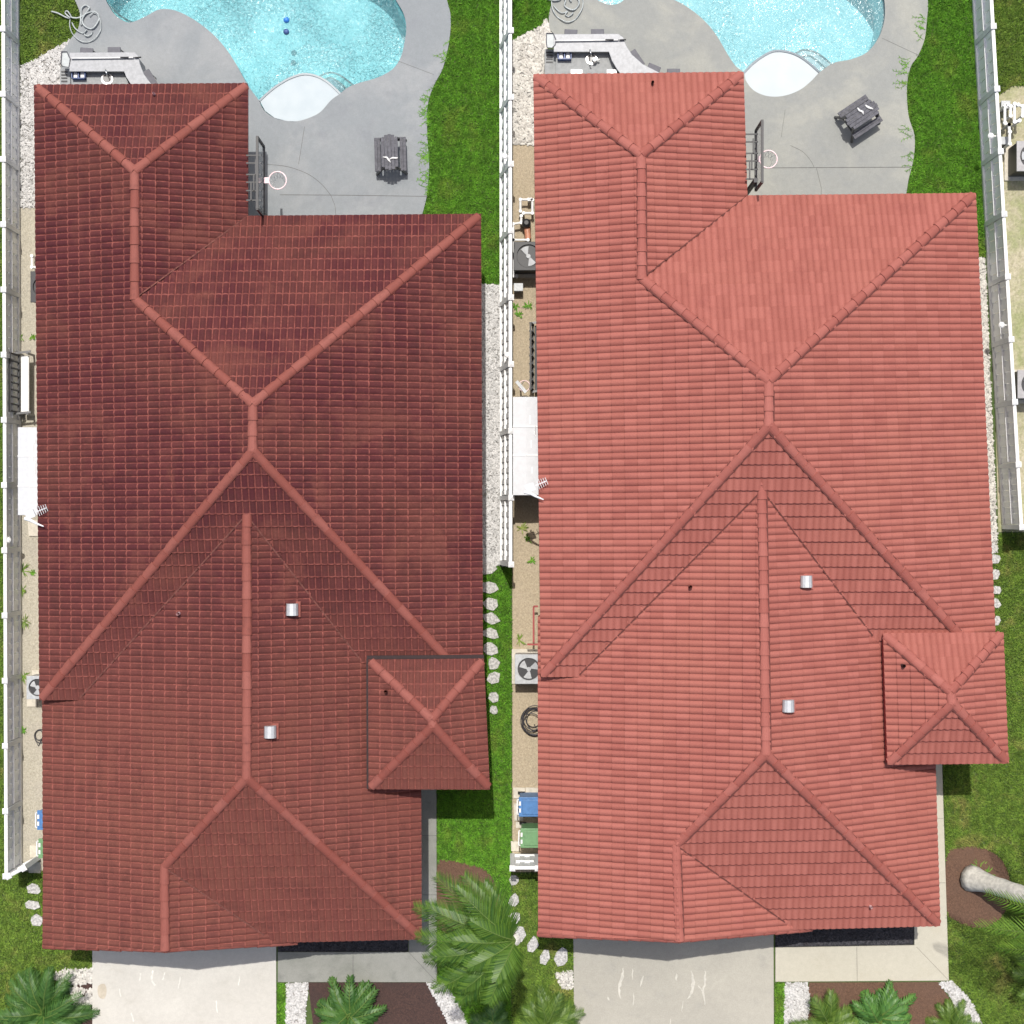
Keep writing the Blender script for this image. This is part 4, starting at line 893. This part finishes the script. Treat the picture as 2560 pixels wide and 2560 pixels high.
# chrome bowl / white jug by right sink
c = P(1486,152,.74); root = thing('white_jug', 'white jug standing in the sink of the right kitchen', 'jug', (c.x, c.y, .737)); b = MB(); b.disc((0,0), .075, .0, .16, 18, .06); b.build('body', M['white'], root, local=True); b = MB(); b.tube([(.06,0,.13),(.13,0,.12),(.13,0,.05),(.07,0,.03)], .014, 8); b.build('handle', M['white'], root, local=True)
for i, (x, y, w) in enumerate(((1441,183,30),(1529,183,26))):
    c = P(x, y, .72); root = thing('storage_box', ['white storage box on the left end of the lower kitchen shelf above the clean roof','white storage box beside the curved arm of the right kitchen'][i], 'box', (c.x, c.y, .705)); b = MB(); b.box(-w*.005,w*.005,-.09,.06,0,.12); b.build('body', M['white'], root, local=True, bevel=.01); b = MB(); b.box(-w*.0053,w*.0053,-.1,.07,.121,.135); b.build('lid', M['vinyl_w'], root, local=True)

# coiled pool hoses
def coil(pts, label, r=.022):
    q = smooth_poly([(a, b) for a, b in pts], 6, False); n = len(q); b = MB(); w = [P(a, c, 0)+Vector((0,0,ZD+.022+.045*abs(math.sin(i*.21)))) for i, (a, c) in enumerate(q)]
    b.tube(w, r, 7); o = b.build('pool_hose', M['hose'], None, smooth=True); tag(o, label, 'hose')
def hz(pts): return [(120+x/6.44, y/6.44) for x, y in pts]
def hz2(pts): return [(1280+x/4.2, y/4.2) for x, y in pts]
coil(hz([(70,200),(180,235),(290,290),(370,310),(330,270),(290,220),(330,200),(370,250),(400,300),(500,310),(590,260),(660,190),(680,140),(620,105),(560,150),(545,250),(545,350),(550,420),(570,330),(620,250),(700,210),(780,215),(830,270),(820,370),(760,460),(690,480),(610,440),(570,370),(580,300)]), 'pale grey pool hose looped over the grass edge of the left deck')
coil(hz([(370,330),(370,430),(400,540),(470,630),(570,690),(680,690),(780,630),(850,530),(870,430),(850,330),(800,250),(740,230),(690,280)]), 'outer loop of thin grey hose on the left pool deck', .014)
coil(hz([(400,380),(450,470),(520,530),(590,550),(640,500),(600,560),(640,600),(700,580),(730,530)]), 'short grey hose end on the corner of the left deck', .018)
coil(hz2([(370,0),(430,18),(500,10),(530,-30),(560,20),(550,70),(600,110),(650,115),(695,70),(700,20),(660,-30),(600,-20),(620,30)]), 'pale grey pool hose looped on the top corner of the right deck')
coil(hz2([(415,20),(420,90),(450,160),(510,215),(585,245),(660,215),(710,150),(740,80),(740,0),(700,-60)]), 'outer loop of thin grey hose on the right pool deck', .016)
coil(hz2([(435,70),(480,125),(530,150),(580,130),(560,165),(590,185),(625,165),(640,145)]), 'short grey hose end on the corner of the right deck', .016)

# ------------------------------------------------------------------ picnic tables
def picnic(px, py, rz, label, ztop=.74):
    c = P(px, py, ztop); root = thing('picnic_table', label, 'picnic table', (c.x, c.y, ZD), rz); Z = ztop-ZD
    def rect(hw, hl, r): 
        o = []
        for sx, sy, a0 in ((1,1,0),(-1,1,90),(-1,-1,180),(1,-1,270)):
            for k in range(4):
                a = math.radians(a0+k*30); o.append((sx*(hw-r)+r*math.cos(a), sy*(hl-r)+r*math.sin(a)))
        return o
    b = MB()
    for k in range(5):
        x0 = -.235+k*.094; hl = .50-.022*(k-2)**2
        b.box(x0, x0+.088, -hl, hl, Z-.04, Z)
    b.build('table_top', M['dgrey'], root, local=True, bevel=.006)
    for sx in (-1, 1):
        b = MB()
        for k in range(2): b.box(sx*.355-.085+k*.088, sx*.355-.003+k*.088, -.47, .47, .38, .42)
        b.build('bench', M['dgrey'], root, local=True, bevel=.006)
    for sy in (-1, 1):
        b = MB(); b.bar((-.40,sy*.40,.35),(.40,sy*.40,.35),.045,.06)
        for sx in (-1,1): b.bar((sx*.16,sy*.40,Z-.04),(sx*.42,sy*.47,0),.05,.06)
        b.bar((-.22,sy*.40,Z-.07),(.22,sy*.40,Z-.07),.045,.05)
        b.build('leg_frame', M['steel_dark'], root, local=True)
    b = MB(); b.bar((0,-.4,.33),(0,.4,.33),.04,.05); b.build('brace', M['steel_dark'], root, local=True)
picnic(974,380,.03,'small dark grey picnic table standing straight on the left pool deck'); picnic(2156,286,-.98,'small dark grey picnic table turned at an angle on the right pool deck')
def cloth(pts, px, py, z, label, sc=1.0):
    b = MB(); w = [P(a, c, z) for a, c in pts]; b.tube([v+Vector((0,0,.02)) for v in w], .022*sc, 7, radii=[.012*sc]+[.026*sc]*(len(w)-2)+[.014*sc]); tag(b.build('rag', M['white'], smooth=True), label, 'cloth')
cloth([(957,393),(967,394),(972,401),(977,407)],0,0,.74,'left crumpled white rag on the straight picnic table',1.1); cloth([(973,399),(982,395),(990,396),(995,395)],0,0,.74,'right crumpled white rag on the straight picnic table',1.1)
cloth([(2143,270),(2148,277),(2156,280),(2158,287)],0,0,.74,'left crumpled white rag on the turned picnic table',1.3); cloth([(2163,263),(2168,268),(2175,271),(2182,273)],0,0,.74,'right crumpled white rag on the turned picnic table',1.3)

# ------------------------------------------------------------------ basketball hoops
def hoopthing(px, py, half, bx, wallx, label, ring_r=.23):
    z = 3.05; c = P(px, py, z); root = thing('basketball_hoop', label, 'basketball hoop', (c.x, c.y, ZD)); B = P(bx, py, z).x; Wx = P(wallx, py, z).x
    b = MB(); b.box(B-.012,B+.012,c.y-half,c.y+half,2.9,3.95); bb = b.build('backboard', M['acrylic'], root)
    b = MB(); 
    for yy in (-half, half): b.box(B-.03,B+.03,c.y+yy-.03,c.y+yy+.03,2.86,3.99)
    for zz in (2.88, 3.97): b.box(B-.032,B+.032,c.y-half,c.y+half,zz-.03,zz+.03)
    b.build('frame', M['black'], bb)
    n = 28; b = MB(); b.tube([(c.x+ring_r*math.cos(2*math.pi*k/n), c.y+ring_r*math.sin(2*math.pi*k/n), z) for k in range(n+1)], .018, 7, cap=False); rim = b.build('rim', M['pink'], root, smooth=True)
    b = MB(); b.box(B+.03, c.x-ring_r+.01, c.y-.075, c.y+.075, z-.02, z+.02); b.build('rim_bracket', M['pink'], rim)
    b = MB()
    for k in range(12):
        for s_ in (-1,1):
            a0 = 2*math.pi*k/12; a1 = a0+s_*.5; pts = [(c.x+ring_r*math.cos(a0), c.y+ring_r*math.sin(a0), z-.02),(c.x+.16*math.cos((a0+a1)/2), c.y+.16*math.sin((a0+a1)/2), z-.2),(c.x+.13*math.cos(a1), c.y+.13*math.sin(a1), z-.38)]
            b.tube(pts, .0045, 4)
    b.build('net', M['white'], root)
    b = MB()
    for t in (-.55,-.3,-.08,.12,.42,.62): b.bar((Wx,c.y+t,3.2),(B,c.y+t,3.2),.035,.035)
    for t,a,d_ in ((.32,-.55,-.1),(.5,-.3,.1),(.62,.12,.5)): b.bar((Wx+(B-Wx)*t,c.y+a,3.235),(Wx+(B-Wx)*t,c.y+d_,3.235),.035,.03)
    b.build('wall_mount', M['black'], root)
    b = MB(); yb = c.y-half+.15; b.bar((B-.08,yb,0),(B-.08,yb,3.4),.10,.10); b.build('pole', M['black'], root)
hoopthing(694,451,.92,657,618,'basketball hoop with faded pink rim beside the dark roof'); hoopthing(1921,398,.78,1892,1862,'basketball hoop with faded pink rim beside the clean red roof')

# ------------------------------------------------------------------ pool toys: a blue ball and a dull sphere for its shadow
for x, y, z, lb in ((716,50,-.01,'bright blue ball floating in the left pool'),(715,78,-.06,'dull blue sphere standing in for the ball shadow in the left pool')):
    c = P(x, y, 0); bm = bmesh.new(); bmesh.ops.create_uvsphere(bm, u_segments=20, v_segments=12, radius=.085); me = bpy.data.meshes.new('ball'); bm.to_mesh(me); bm.free(); me.materials.append(M['ball'] if z > -.05 else M['crate'])
    for p in me.polygons: p.use_smooth = True
    o = bpy.data.objects.new('ball', me); COL.objects.link(o); o.location = (c.x, c.y, z); tag(o, lb, 'ball', 'ball and its shadow stand-in in the left pool')

# ------------------------------------------------------------------ sheds, bench, bicycles
def shed(x0, x1, y0, y1, z, label, seams):
    a = P(x0, y1, z); c = P(x1, y0, z); root = thing('storage_shed', label, 'shed', ((a.x+c.x)/2, (a.y+c.y)/2, 0))
    b = MB(); b.box(a.x+.06,c.x-.06,a.y+.08,c.y-.06,0,z-.12); b.build('wall', M['shed_wall'], root)
    b = MB(); m = (a.x+c.x)/2
    b.add([(a.x,a.y,z-.12),(c.x,a.y,z-.12),(c.x,a.y,z-.05),(m,a.y,z),(a.x,a.y,z-.05),(a.x,c.y,z-.12),(c.x,c.y,z-.12),(c.x,c.y,z-.05),(m,c.y,z),(a.x,c.y,z-.05)], [(0,1,2,3,4),(9,8,7,6,5),(0,5,6,1),(1,6,7,2),(2,7,8,3),(3,8,9,4),(4,9,5,0)])
    rf = b.build('roof', M['grey_roof'], root, bevel=.01)
    b = MB()
    for s_ in seams: p = P(x0, s_, z); b.bar((a.x,p.y,z-.04),(m,p.y,z+.008),.03,.02); b.bar((m,p.y,z+.008),(c.x,p.y,z-.04),.03,.02)
    for _ in range(6):
        yy = random.uniform(a.y+.3,c.y-.3); xx = m+random.uniform(.08,.28); b.bar((xx,yy,z-.012),(xx,yy+random.uniform(.1,.3),z-.012),.02,.015)
    if seams: b.build('seam', M['vinyl_w'], rf)
shed(43,100,1068,1288,1.9,'long pale grey resin shed between the left fence and the dark roof',(1140,1215)); shed(1282,1350,992,1238,1.95,'white resin shed with ribbed lid between the middle fence and the clean roof',(1066,1138))
def antenna(px, py, lx, ly, z, label):
    c = P(px, py, z); root = thing('tv_antenna', label, 'antenna', (c.x, c.y, z-.4)); d = (P(lx, ly, z)-c); d.z = 0; L = d.length; u = d.normalized(); s_ = Vector((-u.y,u.x,0))
    b = MB(); b.bar(c, c+u*.33, .025, .025)
    for k in range(5):
        p = c+u*(.08+.06*k); w = .13-.008*k; b.bar(p-s_*w, p+s_*w, .014, .014)
    b.build('elements', M['galv'], root)
    b = MB(); q = c-u*.14; b.prism([tuple(q+u*a+s_*e)[:2] for a, e in ((-.12,-.10),(.12,-.10),(.12,.10),(-.12,.12))], z-.02, z+.02); b.build('receiver_box', M['grey_roof'], root)
    b = MB(); b.tube([q-s_*.04-u*.18+Vector((0,0,-.05)), q-s_*.14-u*.05, q-s_*.28+u*.06, q-s_*.42+u*.2+Vector((0,0,-.02))], .02, 8, radii=[.05,.045,.03,.015]); b.build('arm', M['vinyl'], root)
    b = MB(); b.bar(q, (q.x,q.y,z-.4), .04, .04); b.build('mast', M['galv'], root)
antenna(88,1281,110,1272,3.3,'small grey antenna over the lower left shed at the dark roof edge'); antenna(1338,1214,1362,1204,3.3,'small white antenna over the white shed at the clean roof edge')
def bench(x0, x1, y0, y1, label, seat, back):
    a = P(x0, y1, .5); c = P(x1, y0, .5); root = thing('garden_bench', label, 'bench', ((a.x+c.x)/2,(a.y+c.y)/2,0)); xm = a.x*.55+c.x*.45
    b = MB(); b.box(xm,c.x,a.y+.1,c.y-.1,.42,.50); b.build('seat', M[seat], root, bevel=.01)
    b = MB()
    n = 9
    for k in range(n): yy = a.y+.1+(c.y-a.y-.2)*k/(n-1); b.bar((xm-.05,yy,.5),(a.x+.02,yy+.03,.95),.03,.08)
    b.bar((xm-.05,a.y+.08,.52),(xm-.05,c.y-.08,.52),.05,.05); b.bar((a.x+.02,a.y+.08,.97),(a.x+.02,c.y-.08,.97),.05,.05); b.build('backrest', M[back], root)
    for yy in (a.y+.05, c.y-.05): b = MB(); b.bar((a.x+.05,yy,.66),(c.x+.1,yy+.05,.66),.06,.03); b.bar((c.x,yy,0),(c.x,yy,.66),.05,.05); b.bar((a.x+.1,yy,0),(a.x+.1,yy,.66),.05,.05); b.build('arm_frame', M['steel_dark'] if back == 'black' else M['ac'], root)
bench(36,72,880,1040,'white bench with dark slatted back beside the left fence','white','black')
bench(1324,1352,805,985,'dark metal bench mostly under the clean red roof eaves','black','black')
def ringthing(px, py, r, label, mat):
    c = P(px, py, .9); root = thing('toy_hoop', label, 'hoop', (c.x, c.y, 0)); n = 20; b = MB(); b.tube([(c.x+r*math.cos(2*math.pi*k/n), c.y+r*math.sin(2*math.pi*k/n), .9) for k in range(n+1)], .014, 6, cap=False); b.build('ring', M[mat], root, smooth=True)
    b = MB(); b.bar(P(px-20,py-12,.95), P(px+4,py+16,.95), .09, .03); b.build('board', M['ac'], root)
    b = MB(); b.bar((c.x-.1,c.y,0),(c.x-.1,c.y,.93),.04,.04); b.bar((c.x-.1,c.y,.88),(c.x+.0,c.y+r,.9),.02,.02); b.build('stand', M['steel_dark'], root)
ringthing(1311,965,.15,'small toy basketball hoop with pink ring above the white shed','pink')

# ------------------------------------------------------------------ pool equipment, air conditioners
def ac_unit(x0, x1, y0, y1, h, label, mat='ac', blades=3, rot=.3):
    a = P(x0, y1, h); c = P(x1, y0, h); cx, cy = (a.x+c.x)/2, (a.y+c.y)/2; root = thing('air_conditioner', label, 'air conditioner', (cx, cy, 0)); R = min(c.x-a.x, c.y-a.y)*.40
    b = MB(); b.box(a.x+.02,c.x-.02,a.y+.02,c.y-.02,.06,h-.06); b.build('case', M['ac2'] if mat == 'ac' else M['black'], root, bevel=.03)
    poly = [(a.x,a.y),(c.x,a.y),(c.x,c.y),(a.x,c.y)]; hole = [(cx+R*math.cos(2*math.pi*k/28), cy+R*math.sin(2*math.pi*k/28)) for k in range(28)]
    b = MB(); b.prism(poly, h-.055, h, [hole]); t = b.build('top_panel', M[mat], root, bevel=.01)
    b = MB(); b.disc((cx,cy), R-.004, h-.058, h-.052, 24); b.build('fan_well', M['black'], t)
    b = MB()
    for k in range(blades):
        a0 = rot+2*math.pi*k/blades; pts = [(cx+.05*math.cos(a0),cy+.05*math.sin(a0),h-.03)]
        for q in range(5): an = a0-.35+q*.22; pts.append((cx+R*.86*math.cos(an), cy+R*.86*math.sin(an), h-.035+.006*q))
        pts.append((cx+.05*math.cos(a0+.8),cy+.05*math.sin(a0+.8),h-.03)); b.add(pts, [tuple(range(len(pts)))])
    b.disc((cx,cy),.06,h-.03,h-.015,14); b.build('fan_blades', M['fan'], t)
    b = MB(); b.box(a.x-.08,c.x+.08,a.y-.08,c.y+.08,.004,.06); b.build('pad', M['paver'], root)
ac_unit(1287,1357,1636,1710,.85,'grey square air conditioner with exposed fan beside the clean red roof','ac'); ac_unit(1284,1358,604,676,.9,'black pool heater with pale fan blades beside the clean red roof','black',2,1.9)
ac_unit(66,120,1690,1748,.85,'air conditioner mostly hidden under the lower left eaves of the dark roof','ac'); ac_unit(2542,2620,352,428,.9,'grey pool heater with dark fan beyond the right fence','ac2',3,.9); ac_unit(2544,2620,925,996,.85,'grey air conditioner beyond the right fence halfway down','ac2',3,.1)
ac_unit(76,140,678,756,.9,'black pool heater peeking out from the left eaves of the dark roof','black',2,1.2)
def pvc(paths, label, z=.35, r=.035, mat='vinyl_w', name='pvc_pipes'):
    c = P(*paths[0][0], 0); root = thing(name, label, 'pipe', (c.x, c.y, 0))
    for i, pts in enumerate(paths):
        b = MB(); q = [P(a, e, z) for a, e in pts]
        for u, v in zip(q[:-1], q[1:]): b.tube([u, v], r, 8)
        for u in q: b.tube([u+Vector((0,0,-.04)), u+Vector((0,0,.045))], r*1.35, 8)
        b.build('pipe', M[mat], root)
        b = MB()
        for u in (q[0], q[-1]): b.tube([(u.x,u.y,0.0),(u.x,u.y,z)], r*.9, 8)
        b.build('riser', M[mat], root)
pvc([[(1322,499),(1301,499),(1301,528)],[(1328,499),(1331,500),(1331,533),(1309,533)],[(1303,540),(1303,557),(1283,560),(1283,600),(1284,690),(1292,690)],[(1284,600),(1320,600)]],'white pipe loops around the black pool pump beside the clean red roof')
pvc([[(2512,265),(2512,308),(2522,312)],[(2518,262),(2526,266),(2526,290)],[(2536,260),(2536,305),(2548,302)],[(2545,262),(2556,266),(2556,290)],[(2522,312),(2524,330),(2524,360)]],'cluster of white plumbing pipes beyond the right fence',.7,.04)
pvc([[(80,640),(80,668),(92,668)]],'short white pipe at the left eaves of the dark roof',.35)
def pump(px, py, label, r=.13):
    c = P(px, py, .5); root = thing('pool_pump', label, 'pump', (c.x, c.y, 0)); b = MB(); b.disc((c.x,c.y), r, .0, .42, 20, r*.95); b.build('housing', M['black'], root, smooth=False)
    b = MB(); b.disc((c.x,c.y), r*.95, .421, .5, 20, r*.45); b.build('lid', M['black'], root)
    b = MB(); b.tube([(c.x+.02,c.y-.08,.25),(c.x+.05,c.y-.42,.25)], .09, 14); b.build('motor', M['door'], root)
pump(1316,556,'round black pool pump with rusty motor beside the clean red roof')
def bucket(px, py, label):
    c = P(px, py, .4); root = thing('electric_box', label, 'box', (c.x, c.y, 0)); b = MB(); b.box(-.12,.12,-.1,.1,0,.4); b.build('body', M['ac2'], root, local=True, bevel=.02); b = MB(); b.box(-.13,.13,-.11,.11,.401,.43); b.build('lid', M['ac'], root, local=True, bevel=.01)
bucket(1296,718,'small grey utility box below the black pool heater'); bucket(2514,262,'grey utility box close to the right fence by the plumbing')
bucket(2512,352,'round cornered grey box below the white plumbing beyond the right fence')
def bin_(px, py, mat, label, h=1.0):
    c = P(px, py, h); root = thing('wheelie_bin', label, 'bin', (c.x, c.y, 0)); b = MB(); b.box(-.27,.27,-.25,.25,.08,h-.1); b.build('body', M[mat], root, local=True, bevel=.03)
    b = MB(); b.box(-.30,.30,-.27,.27,h-.098,h-.03); b.box(-.20,.26,-.2,.2,h-.03,h); l = b.build('lid', M[mat], root, local=True, bevel=.012)
    b = MB(); b.bar((-.34,-.2,h-.05),(-.34,.2,h-.05),.03,.03); b.bar((-.34,-.2,h-.05),(-.28,-.2,h-.05),.03,.03); b.bar((-.34,.2,h-.05),(-.28,.2,h-.05),.03,.03); b.bar((-.265,-.15,h-.028),(-.265,-.04,h-.028),.05,.012); b.bar((-.265,.04,h-.028),(-.265,.15,h-.028),.05,.012); b.build('handle', M['vinyl_w'] , root, local=True)
    for s_ in (-1,1): b = MB(); b.tube([(-.22,s_*.22,.1),(-.22,s_*.27,.1)], .1, 14); b.build('wheel', M['black'], root, local=True)
bin_(1324,2018,'blue','blue wheelie bin beside the clean red roof'); bin_(1328,2096,'green_bin','green wheelie bin beside the clean red roof, above the white gate'); bin_(119,2051,'blue','blue wheelie bin peeking out beside the dark roof'); bin_(122,2122,'green_bin','green wheelie bin peeking out beside the dark roof')
pv = [(1298,1982,15,14,'pale paver, above the blue bin on the left'),(1330,1980,16,12,'pale paver partly under the clean roof, above the blue bin'),(1297,2030,12,22,'pale paver, left of the blue bin'),(1311,2062,22,8,'thin pale paver between the blue and green bins'),
      (1288,2115,11,13,'pale paver at the seam, left of the green bin'),(1286,2150,11,12,'pale paver at the seam just above the white gate'),(1317,2148,13,13,'pale paver below the green bin'),(1340,2150,9,12,'brownish paver partly under the clean roof above the gate'),
      (86,2128,11,16,'pale paver beside the green bin of the dark house'),(88,2168,16,14,'pale square paver at the end of the sandy strip of the dark house')]
for x, y, rx, ry, lb in pv:
    w = W2([(x-rx,y-ry),(x+rx,y-ry+1),(x+rx-1,y+ry),(x-rx+1,y+ry-1)]); b = MB(); b.prism(w, 0, .05, bottom=False); tag(b.build('paver', M['paver'], bevel=.006), lb, 'paver', 'pale pavers around the bins')
pd = [(80,1740,14,26,'concrete pad at the lower left corner of the dark roof'),(90,1320,20,20,'grey concrete pad below the shed of the dark house')]
for x, y, rx, ry, lb in pd: b = MB(); b.prism(W2([(x-rx,y-ry),(x+rx,y-ry),(x+rx,y+ry),(x-rx+3,y+ry)]),0,.05,bottom=False); tag(b.build('concrete_pad', M['paver']), lb, 'pad')
# black hose coils
def garden_coil(px, py, r0, n, label, seed):
    R = random.Random(seed); q = []
    for k in range(n*22):
        t = 2*math.pi*k/22; rr_ = r0*(.78+.22*math.sin(k*.13+seed)); c_ = P(px+4*math.sin(k*.05), py+5*math.sin(k*.071), 0); q.append((c_.x+rr_*math.cos(t)*.9, c_.y+rr_*math.sin(t), .03+.0012*k+.01*math.sin(k*.9)))
    q += [(q[-1][0]-.15, q[-1][1]-.3, .03), (q[-1][0]-.25, q[-1][1]-.1, .03)]
    b = MB(); b.tube(q, .013, 6); tag(b.build('garden_hose', M['cable'], smooth=True), label, 'hose')
garden_coil(1334,1800,.42,7,'coiled black garden hose half under the clean roof eaves',3); garden_coil(98,1835,.20,2,'thin dark hose loop at the left eaves of the dark roof',5)
# red downpipe by the clean house
b = MB(); a = P(1334,1516,.6); b.bar(P(1334,1516,.6), P(1334,1606,.6), .05, .05); b.bar(P(1318,1611,.6), P(1345,1611,.6), .05, .05); b.bar(P(1334,1516,.6),P(1345,1516,.6),.05,.05); tag(b.build('drain_pipe', M['trim_r']), 'dark red drain pipe along the left wall of the clean house', 'pipe')

# ------------------------------------------------------------------ plants
def frond(b, o, az, el, L, droop, leaf, w, n=34, fold=.5, rb=None, tipc=0):
    """curved rachis with leaflets on both sides"""
    o = Vector(o); h = Vector((math.cos(az), math.sin(az), 0)); pts = []; p = o.copy(); e = el; ds = L/12
    for k in range(13):
        pts.append(p.copy()); p = p+(h*math.cos(e)+Vector((0,0,1))*math.sin(e))*ds; e -= droop/12
    (rb or b).tube(pts, .015, 4, radii=[.022*(1-k/14) for k in range(13)])
    side0 = Vector((-h.y, h.x, 0))
    for k in range(n):
        t = .10+.88*k/n; f = t*12; i = min(11, int(f)); q = pts[i].lerp(pts[i+1], f-i); d = (pts[i+1]-pts[i]).normalized()
        ll = leaf*(math.sin(math.pi*min(1, t*.86+.12))**.6)*random.uniform(.82,1.1)
        for s_ in (-1,1):
            sd = (side0*s_*math.cos(fold)+Vector((0,0,1))*(-math.sin(fold)*random.uniform(.2,1.0))).normalized()
            dd = (sd*.86+d*(.45+.6*t)).normalized(); wv = d*w*.5
            m_ = q+dd*ll*.5+Vector((0,0,.02*ll)); e_ = q+dd*ll+Vector((0,0,-.22*ll)); u = (random.random(), random.random()*.9+ (tipc if random.random()<.3 else 0))
            b.add([q-wv*.5, q+wv*.5, m_+wv, m_-wv, e_+d*w*.06, e_-d*w*.06], [(0,1,2,3),(3,2,4,5)], u)
def palm(base, crown, label, azs, L=2.4, leaf=.55, w=.045, mat='frond', r=(.22,.12), name='palm_tree', n=38, bulge=False):
    base = Vector(base); crown = Vector(crown); root = thing(name, label, 'palm', base)
    b = MB(); k_ = 30; pts = [base.lerp(crown, t/k_)+Vector((0,0,.35*math.sin(math.pi*t/k_)*0)) for t in range(k_+1)]
    rad = [r[0]*(1.4-.13*i if i < 4 else 1)*(1-i/k_)+r[1]*(i/k_)+.016*(i%3==0) for i in range(k_+1)]
    b.tube(pts, .1, 12, radii=rad); b.build('trunk', M['bark'], root, smooth=True)
    b = MB(); rb = MB()
    for az, el, ls in azs: frond(b, crown, math.radians(az), el, L*ls, random.uniform(1.0,1.5), leaf, w, n, .5, rb)
    cr = b.build('crown', M[mat], root); rb.build('rachis', M['rachis'], cr)
def ring(n, el0, el1, ls=1.0, a0=0, span=360):
    return [(a0+span*k/n+random.uniform(-9,9), random.uniform(el0,el1), ls*random.uniform(.85,1.1)) for k in range(n)]
# leaning palm near the middle seam (fronds over the walkway)
def G0(px, py): return P(px, py, 0)
palm(G0(1190,2275), P(1288,2350,7.5), 'leaning palm with long fronds over the walkway of the dark house', [(143,.5,1.1),(165,.35,1.15),(182,.3,1.1),(196,.35,1.05),(212,.5,1.0),(128,.7,.9),(118,.6,.7),(228,.5,.9),(190,.75,.9),(135,.8,.9),(158,.6,1.0),(222,.8,.8),(246,.7,.7),(175,.9,.7),(205,1.0,.6),(150,1.0,.6),(240,1.1,.5)], 2.4, .56, .034, 'frond_m', n=62)
palm(G0(2428,2195), P(2850,2330,5.5), 'thick grey trunked palm leaning off the right edge from the mulch ring', [(98,.3,1.8),(112,.3,1.9),(128,.3,1.9),(170,.25,2.1),(182,.2,2.1),(192,.25,1.9),(204,.3,1.7),(275,.4,1),(310,.4,1),(340,.4,1),(10,.4,1),(45,.4,1),(75,.4,1)], 2.0, .55, .05, 'frond_s', r=(.27,.15))
# bush palms
def bush(px, py, label, R=1.2, n=22, mat='frond_d', leaf=.34, w=.05, z=.35, el=(.35,1.2), nl=26):
    c = G0(px, py); root = thing('bush_palm', label, 'shrub', c); b = MB(); rb = MB()
    for k in range(n): frond(b, (c.x+random.uniform(-.1,.1), c.y+random.uniform(-.1,.1), z*random.uniform(.4,1)), 2*math.pi*k/n*2.4+random.uniform(-.2,.2), random.uniform(*el), R*random.uniform(.75,1.1), random.uniform(1.2,2.0), leaf, w, nl, .45, rb)
    f = b.build('fronds', M[mat], root); rb.build('rachis', M['rachis'], f); b = MB(); b.tube([c, c+Vector((0,0,z*.45))], .12, 10, radii=[.12,.05]); b.build('stem', M['rachis'], root)
bush(112,2528,'dense dark green bush palm in the lower left corner', 1.55, 30)
bush(1362,2556,'bright green bush palm left of the grey driveway', 1.15, 30, 'frond', .36, .035)
bush(870,2535,'dark broad leaved bush in the shaded mulch below the dark house', 1.25, 20, 'frond_d', .30, .11, .3, (.3,1.0), 12)
bush(2195,2545,'bright broad leaved bush with orange tips in the brown mulch', 1.25, 22, 'frond_b', .30, .10, .3, (.3,1.1), 13)
bush(2062,2545,'upright feathery palm beside the white gravel of the clean house', 1.15, 14, 'frond', .34, .035, .5, (.5,1.1))
bush(2372,2560,'yellow green feathery bush at the lower end of the curved gravel', .8, 16, 'frond', .24, .03, .3)
bush(1228,2545,'grassy palm bush at the lower middle seam', .62, 16, 'frond_d', .3, .035, .4)
bush(2600,2420,'feathery palm shoot entering from the lower right edge', 1.1, 18, 'frond', .34, .035, .8)
def weed(px, py, label, s=.12, mat='grass_l'):
    c = G0(px, py); b = MB()
    for k in range(16):
        a = random.uniform(0,6.28); L = s*random.uniform(.6,1.3); d = Vector((math.cos(a)*L, math.sin(a)*L, random.uniform(.02,.09))); nn = Vector((-d.y,d.x,0)).normalized()*.014; o = c+Vector((random.uniform(-.03,.03),random.uniform(-.03,.03),.006))
        b.add([o-nn*.5,o+nn*.5,o+d*.6+nn,o+d*.6-nn,o+d],[(0,1,2,3),(3,2,4)],(random.random(),.2))
    tag(b.build('weed', M[mat]), label, 'weed', 'weeds in the side yards')
weed(2450,2168,'tuft of grass growing at the base of the thick palm trunk', .28, 'grass_l'); weed(2470,2185,'smaller tuft of grass right of the thick palm trunk base', .2, 'grass_l')
for x, y, s_, lb in ((52,845,.12,'small weed above the white bench by the left fence'),(82,842,.10,'small weed at the dark roof edge above the bench'),(58,1425,.22,'spreading weed, topmost below the left shed'),(84,1432,.09,'tiny weed at the dark roof edge below the left shed'),(56,1475,.16,'weed at the left fence base in the middle of the sandy strip'),(62,1555,.20,'spreading weed near the left fence halfway down'),(60,1690,.2,'brown green weed left of the hidden air conditioner'),(60,1825,.12,'small weed left of the thin hose loop'),
    (1288,767,.14,'left one of two weeds below the utility box'),(1320,765,.14,'right one of two weeds below the utility box'),(1298,788,.12,'brownish weed below the pair of weeds near the clean roof'),(1306,1320,.18,'leafy weed just below the white shed'),(1318,1345,.13,'weed close to the clean roof below the white shed'),(1330,1400,.12,'small weed at the clean roof edge between shed and air conditioner'),(1298,1600,.2,'upright weed above the grey air conditioner'),(2478,668,.12,'small weed on the gravel at the right fence base')):
    weed(x, y, lb, s_, 'grass_p' if s_ > .15 else 'grass_l')
